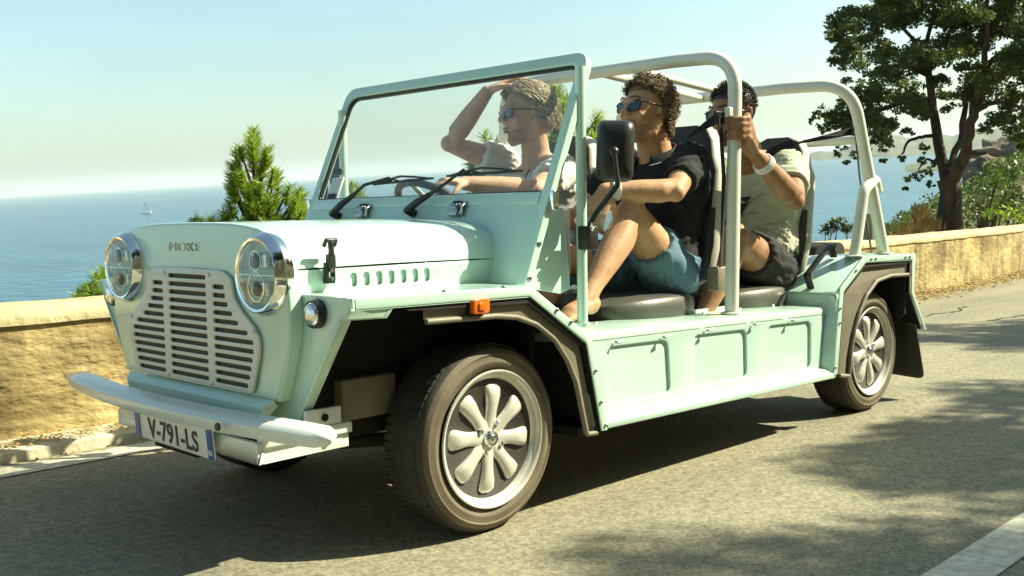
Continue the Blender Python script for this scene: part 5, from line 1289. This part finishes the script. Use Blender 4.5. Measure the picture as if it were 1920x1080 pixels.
# collar with a white edge
mb = MB(); rg = []
for k in range(21):
    a = PI*.12 + (2*PI - PI*.24)*k/20; c = neck + Vector((-.008, 0, -.012)); o_ = Vector((-math.cos(a)*.072, math.sin(a)*.082, -.030*math.cos(a)))
    rg.append([c + o_*1.0 + Vector((0, 0, .022)), c + o_*1.06 + Vector((0, 0, .022)), c + o_*1.26 + Vector((0, 0, -.008)), c + o_*1.18 + Vector((0, 0, -.014))])
mb.loft(rg); mb.obj('collar', M['black_polo'], A_, smooth=50)
mb = MB()
for rr_, a_ in ((.004, 0),): mb.tube([r[2] + Vector((0, 0, .002)) for r in rg], .0022, 6)
mb.obj('collar_piping', M['collar'], A_)
mb = MB(); mb.tube([hipL + Vector((.05, 0, 0)), hipL, hipL.lerp(knL, .30), hipL.lerp(knL, .52)], [.105, .108, .104, .094], 20); mb.tube([hipR + Vector((.05, 0, 0)), hipR, hipR.lerp(knR, .35), hipR.lerp(knR, .72)], [.105, .108, .100, .090], 20)
torso(mb, pel, chest, neck, LEFT, .020, 1, 0, (-.2, .2)); remesh('shorts', mb, .008, 4, M['blue_shorts'], A_, .009, 11)
# curly hair
def curls(X, n, seed, m, parent, rad=.011, L=.030, wire=.0021, front=.055, upm=1.0):
    mb = MB(); cap(mb, X, .003); r = random.Random(seed)
    for p, d in scalp_points(n, seed, front):
        q = Vector((p.x, p.y, p.z)); t = d.cross(Vector((r.gauss(0, 1), r.gauss(0, 1), r.gauss(0, 1)))).normalized(); b = d.cross(t); l = L*r.uniform(.5, 1.25)*(1 + .35*max(0, d.z)*upm); R = rad*r.uniform(.6, 1.15)
        ph = r.uniform(0, 2*PI); turns = r.uniform(1.3, 2.1); pts = []; dd = (d + Vector((r.gauss(0, .25), r.gauss(0, .25), r.gauss(0, .25)))).normalized()
        for k in range(11):
            u = k/10; a = ph + turns*2*PI*u; pts.append(X @ (q + dd*l*u + (t*math.cos(a) + b*math.sin(a))*R*(.5 + .6*u)))
        mb.tube(pts, [wire*(1.25 - .5*k/10) for k in range(11)], 4, caps=False)
    me = mesh('hair', mb.v, mb.f); return link('hair', me, m, parent, True)
XA = HA @ Matrix.Diagonal((SA, SA, SA, 1)); curls(XA, 1900, 5, M['hair_brown'], A_, .0085, .027, .0013, .055, .2)
# extra curls hanging at the nape
mbn = MB(); r = random.Random(2)
for k in range(420):
    a0_ = r.uniform(-1.9, 1.9); p = Vector((-.028 - math.cos(a0_)*.085, math.sin(a0_)*.078, r.uniform(-.062, .03))) if abs(a0_) < 1.35 else Vector((-.05, .0, .03)); t = Vector((r.gauss(0, 1), r.gauss(0, 1), 0)).normalized(); pts = []
    ph = r.uniform(0, 6)
    for q in range(9): a = ph + q*1.3; pts.append(XA @ (p + Vector((-.001*q, 0, -.002*q)) + t.cross(Vector((0, 0, 1)))*math.cos(a)*.009 + t*math.sin(a)*.009))
    mbn.tube(pts, .0014, 4, caps=False)
link('nape_curls', mesh('nape_curls', mbn.v, mbn.f), M['hair_brown'], A_, True)
face_details(A_, HA, SA, M['hair_brown'], 1)
shades(A_, HA, SA, z=.010, size=1.12)
mb = MB(); w0 = wrL.lerp(elL, .10); ax_ = (elL - wrL).normalized(); s1 = ax_.cross(Vector((0, 0, 1))).normalized(); s2 = ax_.cross(s1)
for dd in (0, .010, .020): mb.tube([w0 + ax_*dd + (s1*math.cos(t) + s2*math.sin(t))*.032 for t in (2*PI*k/24 for k in range(25))], .0055, 6, caps=False)
mb.obj('bead_bracelet', M['collar'], A_)
stubble(XA, 1500, M['hair_brown'], A_, 'short_beard')
# smile: teeth
MB().ball(XA @ Vector((.088, 0, -.0555)), .005, 12, 8, XA.to_3x3() @ Matrix.Diagonal((1, 3.2, .9))).obj('teeth', M['collar'], A_)

# water bottle in his hand
bo = empty('water_bottle', tuple(wrL + Vector((-.035, .03, -.105)))); ROAD.append(bo); tag(bo, 'clear plastic water bottle held by the curly haired passenger over his knee', 'bottle')
M['pet'] = glass_mat('clear_plastic', (.85, .93, .93), .10); axb = Vector((.35, .9, .0))
pr = [(-.10, 0), (-.10, .026), (-.094, .031), (-.06, .031), (-.055, .029), (-.05, .031), (-.01, .031), (-.005, .029), (.0, .031), (.04, .031), (.06, .026), (.085, .013), (.095, .012)]
MB().lathe(pr, (0, 0, 0), axb, 28).obj('bottle_body', M['pet'], bo, smooth=50); MB().lathe([(.092, 0), (.092, .014), (.110, .014), (.112, .012), (.112, 0)], (0, 0, 0), axb, 20).obj('bottle_cap', M['plate'], bo, smooth=40)

# ---- driver, far front seat: one hand on the wheel, the other in his hair
D_ = person('grey blond driver in pale tee, one hand on the wheel, other in his hair')
pel, chest, neck = Vector((1.235, .33, .665)), Vector((1.285, .33, .92)), Vector((1.235, .335, 1.150))
shL, shR = Vector((1.185, .160, 1.075)), Vector((1.205, .505, 1.125))
elL, wrL = Vector((.945, .075, 1.000)), Vector((.690, .205, 1.028))
elR, wrR = Vector((.975, .600, 1.215)), Vector((1.052, .445, 1.425))
HD = head_frame((1.165, .335, 1.322), (-.92, .30, -.04), (.12, 0, 1)); SD = 1.04
mb = MB(); torso(mb, pel, chest, neck, LEFT, -.004, .97)
mb.tube([neck + Vector((.0, 0, -.04)), neck + Vector((-.01, 0, .03)), HD @ Vector((-.032, 0, -.06)), HD @ Vector((-.03, 0, -.02))], [.068, .060, .058, .056], 18, round_ends=True)
head_parts(mb, HD, SD)
arm(mb, shL, elL, wrL, k=1.03); arm(mb, shR, elR, wrR, k=1.03)
leg(mb, (1.19, .24, .66), (.82, .20, .70), (.52, .20, .40), 1, (.40, .2, .36)); leg(mb, (1.19, .42, .66), (.82, .45, .70), (.52, .45, .40), 1, (.40, .45, .36))
hand(mb, wrL, (-.95, .25, .12), (-.2, .1, -.95), 1, (.75, .8, .85, .9), (.8, .5))
hand(mb, wrR, (.80, -.45, .42), (.30, -.30, -.9), -1, (.20, .22, .20, .18), (.35, .4), .10, 1.05)
remesh('body', mb, .0055, 3, M['skin_b'], D_)
mb = MB(); torso(mb, pel, chest, neck, LEFT, .016, 1.0, .01, (0.0, .93)); sleeve(mb, shL, elL, .52, .076, .066); sleeve(mb, shR, elR, .42, .076, .072)
remesh('tee_shirt', mb, .008, 4, M['white_tee'], D_, .010, 21)
mb = MB(); 
for kn, hp in (((.82, .20, .70), (1.19, .24, .66)), ((.82, .45, .70), (1.19, .42, .66))): mb.tube([Vector(hp) + Vector((.05, 0, 0)), Vector(hp), Vector(hp).lerp(Vector(kn), .8)], [.105, .108, .088], 18)
remesh('shorts', mb, .009, 3, M['blue_shorts'], D_, .005, 5)
XD = HD @ Matrix.Diagonal((SD, SD, SD, 1))
def swept(X, n, seed, m, parent, L=.075, back=1.0, lift=.012):
    mb = MB(); cap(mb, X, .001); r = random.Random(seed)
    for p, d in scalp_points(n, seed, .07):
        nn_ = noise.noise(p*22); fl = Vector((-back, nn_*.5 + r.gauss(0, .05) + d.y*.3, -.25 + noise.noise(p*17 + Vector((5, 0, 0)))*.35)); fl = (fl - d*fl.dot(d)*.9).normalized(); l = L*r.uniform(.6, 1.15); w = r.uniform(-1, 1); pts = []
        for k in range(7):
            u = k/6; q = p + d*(.004 + lift*math.sin(PI*min(u*1.1, 1))*(1 + max(0, p.x)*9)) + fl*l*u + Vector((0, math.sin(u*5 + w*3)*.003, -.012*u*u - max(0, .02*u*u)))
            c = Vector((-.018, 0, .035)); e = Vector(((q.x-c.x)/.104, (q.y-c.y)/.083, (q.z-c.z)/.096)); 
            mn = 1.05 + .16*max(0, math.sin(u*PI))*(.45 + nn_) + w*.02; q = c + Vector((e.x*.104, e.y*.083, e.z*.096)) * (max(e.length, mn)/e.length)
            pts.append(X @ q)
        mb.tube(pts, [.0016, .0017, .0016, .0015, .0013, .0010, .0005], 4, caps=False)
    return link('hair', mesh('hair', mb.v, mb.f), m, parent, True)
swept(XD, 3600, 9, M['hair_grey'], D_, .062, 1.0, .020)
face_details(D_, HD, SD, M['hair_grey'])
shades(D_, HD, SD, z=.008, size=.98)
stubble(XD, 2200, M['hair_grey'], D_)
# second pair of sunglasses hanging in the neckline
mb = MB(); c = neck + Vector((-.125, -.03, -.13))
mb.tube([c + Vector((.045, 0, .075)), c + Vector((.012, 0, .03)), c], .0035, 6); mb.ball(c + Vector((0, .0, -.012)), (.006, .016, .020), 12, 8); mb.ball(c + Vector((0, .004, -.052)), (.006, .015, .020), 12, 8)
mb.obj('hanging_sunglasses', M['frame_black'], D_, smooth=60)

# ---- rear passenger holding the roll bar
R_ = person('dark haired man in sage tee and black shorts, rear seat, gripping the front roll bar')
pel, chest, neck = Vector((1.955, -.29, .650)), Vector((2.02, -.29, .90)), Vector((1.915, -.29, 1.135))
shL, shR = Vector((1.930, -.465, 1.075)), Vector((1.930, -.11, 1.085))
elL, wrL = Vector((1.690, -.630, .945)), Vector((1.440, -.615, 1.110))
elR, wrR = Vector((1.74, -.02, .84)), Vector((1.52, -.08, .78))
hipL, knL, anL = Vector((1.92, -.38, .65)), Vector((1.560, -.44, .800)), Vector((1.345, -.42, .470))
hipR, knR, anR = Vector((1.92, -.20, .65)), Vector((1.54, -.16, .74)), Vector((1.36, -.16, .36))
HR = head_frame((1.775, -.285, 1.305), (-.95, .06, -.08), (.10, 0, 1)); SR = 1.03
mb = MB(); torso(mb, pel, chest, neck, LEFT, .0, 1.02)
mb.tube([neck + Vector((0, 0, -.04)), neck + Vector((-.02, 0, .03)), HR @ Vector((-.030, 0, -.06)), HR @ Vector((-.028, 0, -.02))], [.072, .062, .060, .056], 18, round_ends=True)
head_parts(mb, HR, SR); arm(mb, shL, elL, wrL, k=1.1); arm(mb, shR, elR, wrR, k=1.08); leg(mb, hipL, knL, anL, 1.05, (1.25, -.42, .40)); leg(mb, hipR, knR, anR, 1.05, (1.25, -.16, .30))
bx, by = 1.305, -.601                            # fist round the upright of the front roll bar
for k, z_ in enumerate((1.176, 1.199, 1.222, 1.244)):
    s_ = (.88, .97, 1.0, .96)[k]; kn = Vector((bx + .052 - .004*k, by - .030, z_ + .004*k))
    mb.tube([wrL.lerp(kn, .3), wrL.lerp(kn, .75), kn], [.017, .015, .0125], 10, round_ends=True)
    mb.tube([kn, (bx + .020, by - .046, z_), (bx - .012, by - .043*s_, z_ - .002), (bx - .036*s_, by - .022, z_ - .003), (bx - .036, by + .004, z_ - .003)], [.0125, .0115, .011, .010, .0088], 10, round_ends=True)
    mb.ball(kn, .0135, 10, 8); mb.ball((bx + .016, by - .047, z_), .0122, 10, 8)
mb.tube([wrL + Vector((-.01, .012, .01)), (bx + .062, by + .016, 1.17), (bx + .045, by + .030, 1.215)], [.024, .026, .022], 12, round_ends=True)
mb.tube([(bx + .055, by + .022, 1.19), (bx + .035, by + .046, 1.235), (bx + .008, by + .044, 1.262), (bx - .018, by + .036, 1.268)], [.017, .0135, .0115, .0095], 10, round_ends=True)
hand(mb, wrR, (-.9, -.2, -.2), (0, -.2, -1), 1, (.4, .4, .4, .4), (.5, .4))
remesh('body', mb, .0055, 3, M['skin_c'], R_)
mb = MB(); torso(mb, pel, chest, neck, LEFT, .017, 1.04, .012, (0.0, .95)); sleeve(mb, shL, elL, .60, .080, .070); sleeve(mb, shR, elR, .55, .080, .070)
remesh('tee_shirt', mb, .008, 4, M['sage_tee'], R_, .010, 31)
mb = MB(); mb.tube([hipL + Vector((.06, 0, 0)), hipL, hipL.lerp(knL, .3), hipL.lerp(knL, .50)], [.110, .114, .106, .098], 20); mb.tube([hipR + Vector((.06, 0, 0)), hipR, hipR.lerp(knR, .35), hipR.lerp(knR, .60)], [.110, .114, .104, .096], 20)
torso(mb, pel, chest, neck, LEFT, .014, 1.02, 0, (-.2, .2)); remesh('shorts', mb, .008, 4, M['black_shorts'], R_, .012, 41)
XR_ = HR @ Matrix.Diagonal((SR, SR, SR, 1)); mb = MB(); cap(mb, XR_, .004); r = random.Random(8)
for p, d in scalp_points(3200, 8, .062):
    L = .016*(1 + .7*max(0, d.z)) if p.z > .03 else .007; e = (d + Vector((-.2 + r.gauss(0, .3), r.gauss(0, .3), r.gauss(0, .3)))).normalized(); t = e.cross(Vector((r.gauss(0, 1), r.gauss(0, 1), 1))).normalized()*.0016
    mb.add([XR_ @ (p - t), XR_ @ (p + t), XR_ @ (p + e*L + t*.3), XR_ @ (p + e*L - t*.3)], [(0, 1, 2, 3)])
link('hair', mesh('hair', mb.v, mb.f), M['hair_dark'], R_)
face_details(R_, HR, SR, M['hair_dark'])
shades(R_, HR, SR, z=.008, size=1.08)
stubble(XR_, 2000, M['hair_dark'], R_, 'short_beard')
mb = MB(); w0 = wrL.lerp(elL, .13); ax_ = (elL - wrL).normalized(); s1 = ax_.cross(Vector((0, 0, 1))).normalized(); s2 = ax_.cross(s1)
for dd, rr_ in ((0, .0045), (.009, .0045), (.02, .006)): mb.tube([w0 + ax_*dd + (s1*math.cos(t) + s2*math.sin(t))*(.036 + dd*.1) for t in (2*PI*k/24 for k in range(25))], rr_, 6, caps=False)
mb.obj('bracelet', M['collar'], R_)
mb = MB(); rg = []     # belt across the chest
for k, (p, n_) in enumerate(((at_y(1487, 268, -.46), (0, 0, 1)), (shL + Vector((-.02, .07, .075)), (0, -.5, 1)), (chest + Vector((-.145, -.05, .12)), (-1, 0, 0)), (chest + Vector((-.155, .06, -.03)), (-1, 0, 0)), (pel + Vector((-.14, .16, .08)), (-1, .2, .2)))):
    rg.append(p)
P = rg; rr = []
for i, p in enumerate(P):
    t = (P[min(i+1, 4)] - P[max(i-1, 0)]).normalized(); a = t.cross(Vector((-1, -.3, .5))).normalized(); b = t.cross(a); rr.append([p + a*.022 + b*.002, p - a*.022 + b*.002, p - a*.022 - b*.002, p + a*.022 - b*.002])
mb.loft(rr); o = mb.obj('seat_belt', M['strap'], car)

# ------------------------------------------------------------------ turn the road frame into the level world
for o in ROAD:
    o.matrix_basis = TILT @ o.matrix_basis
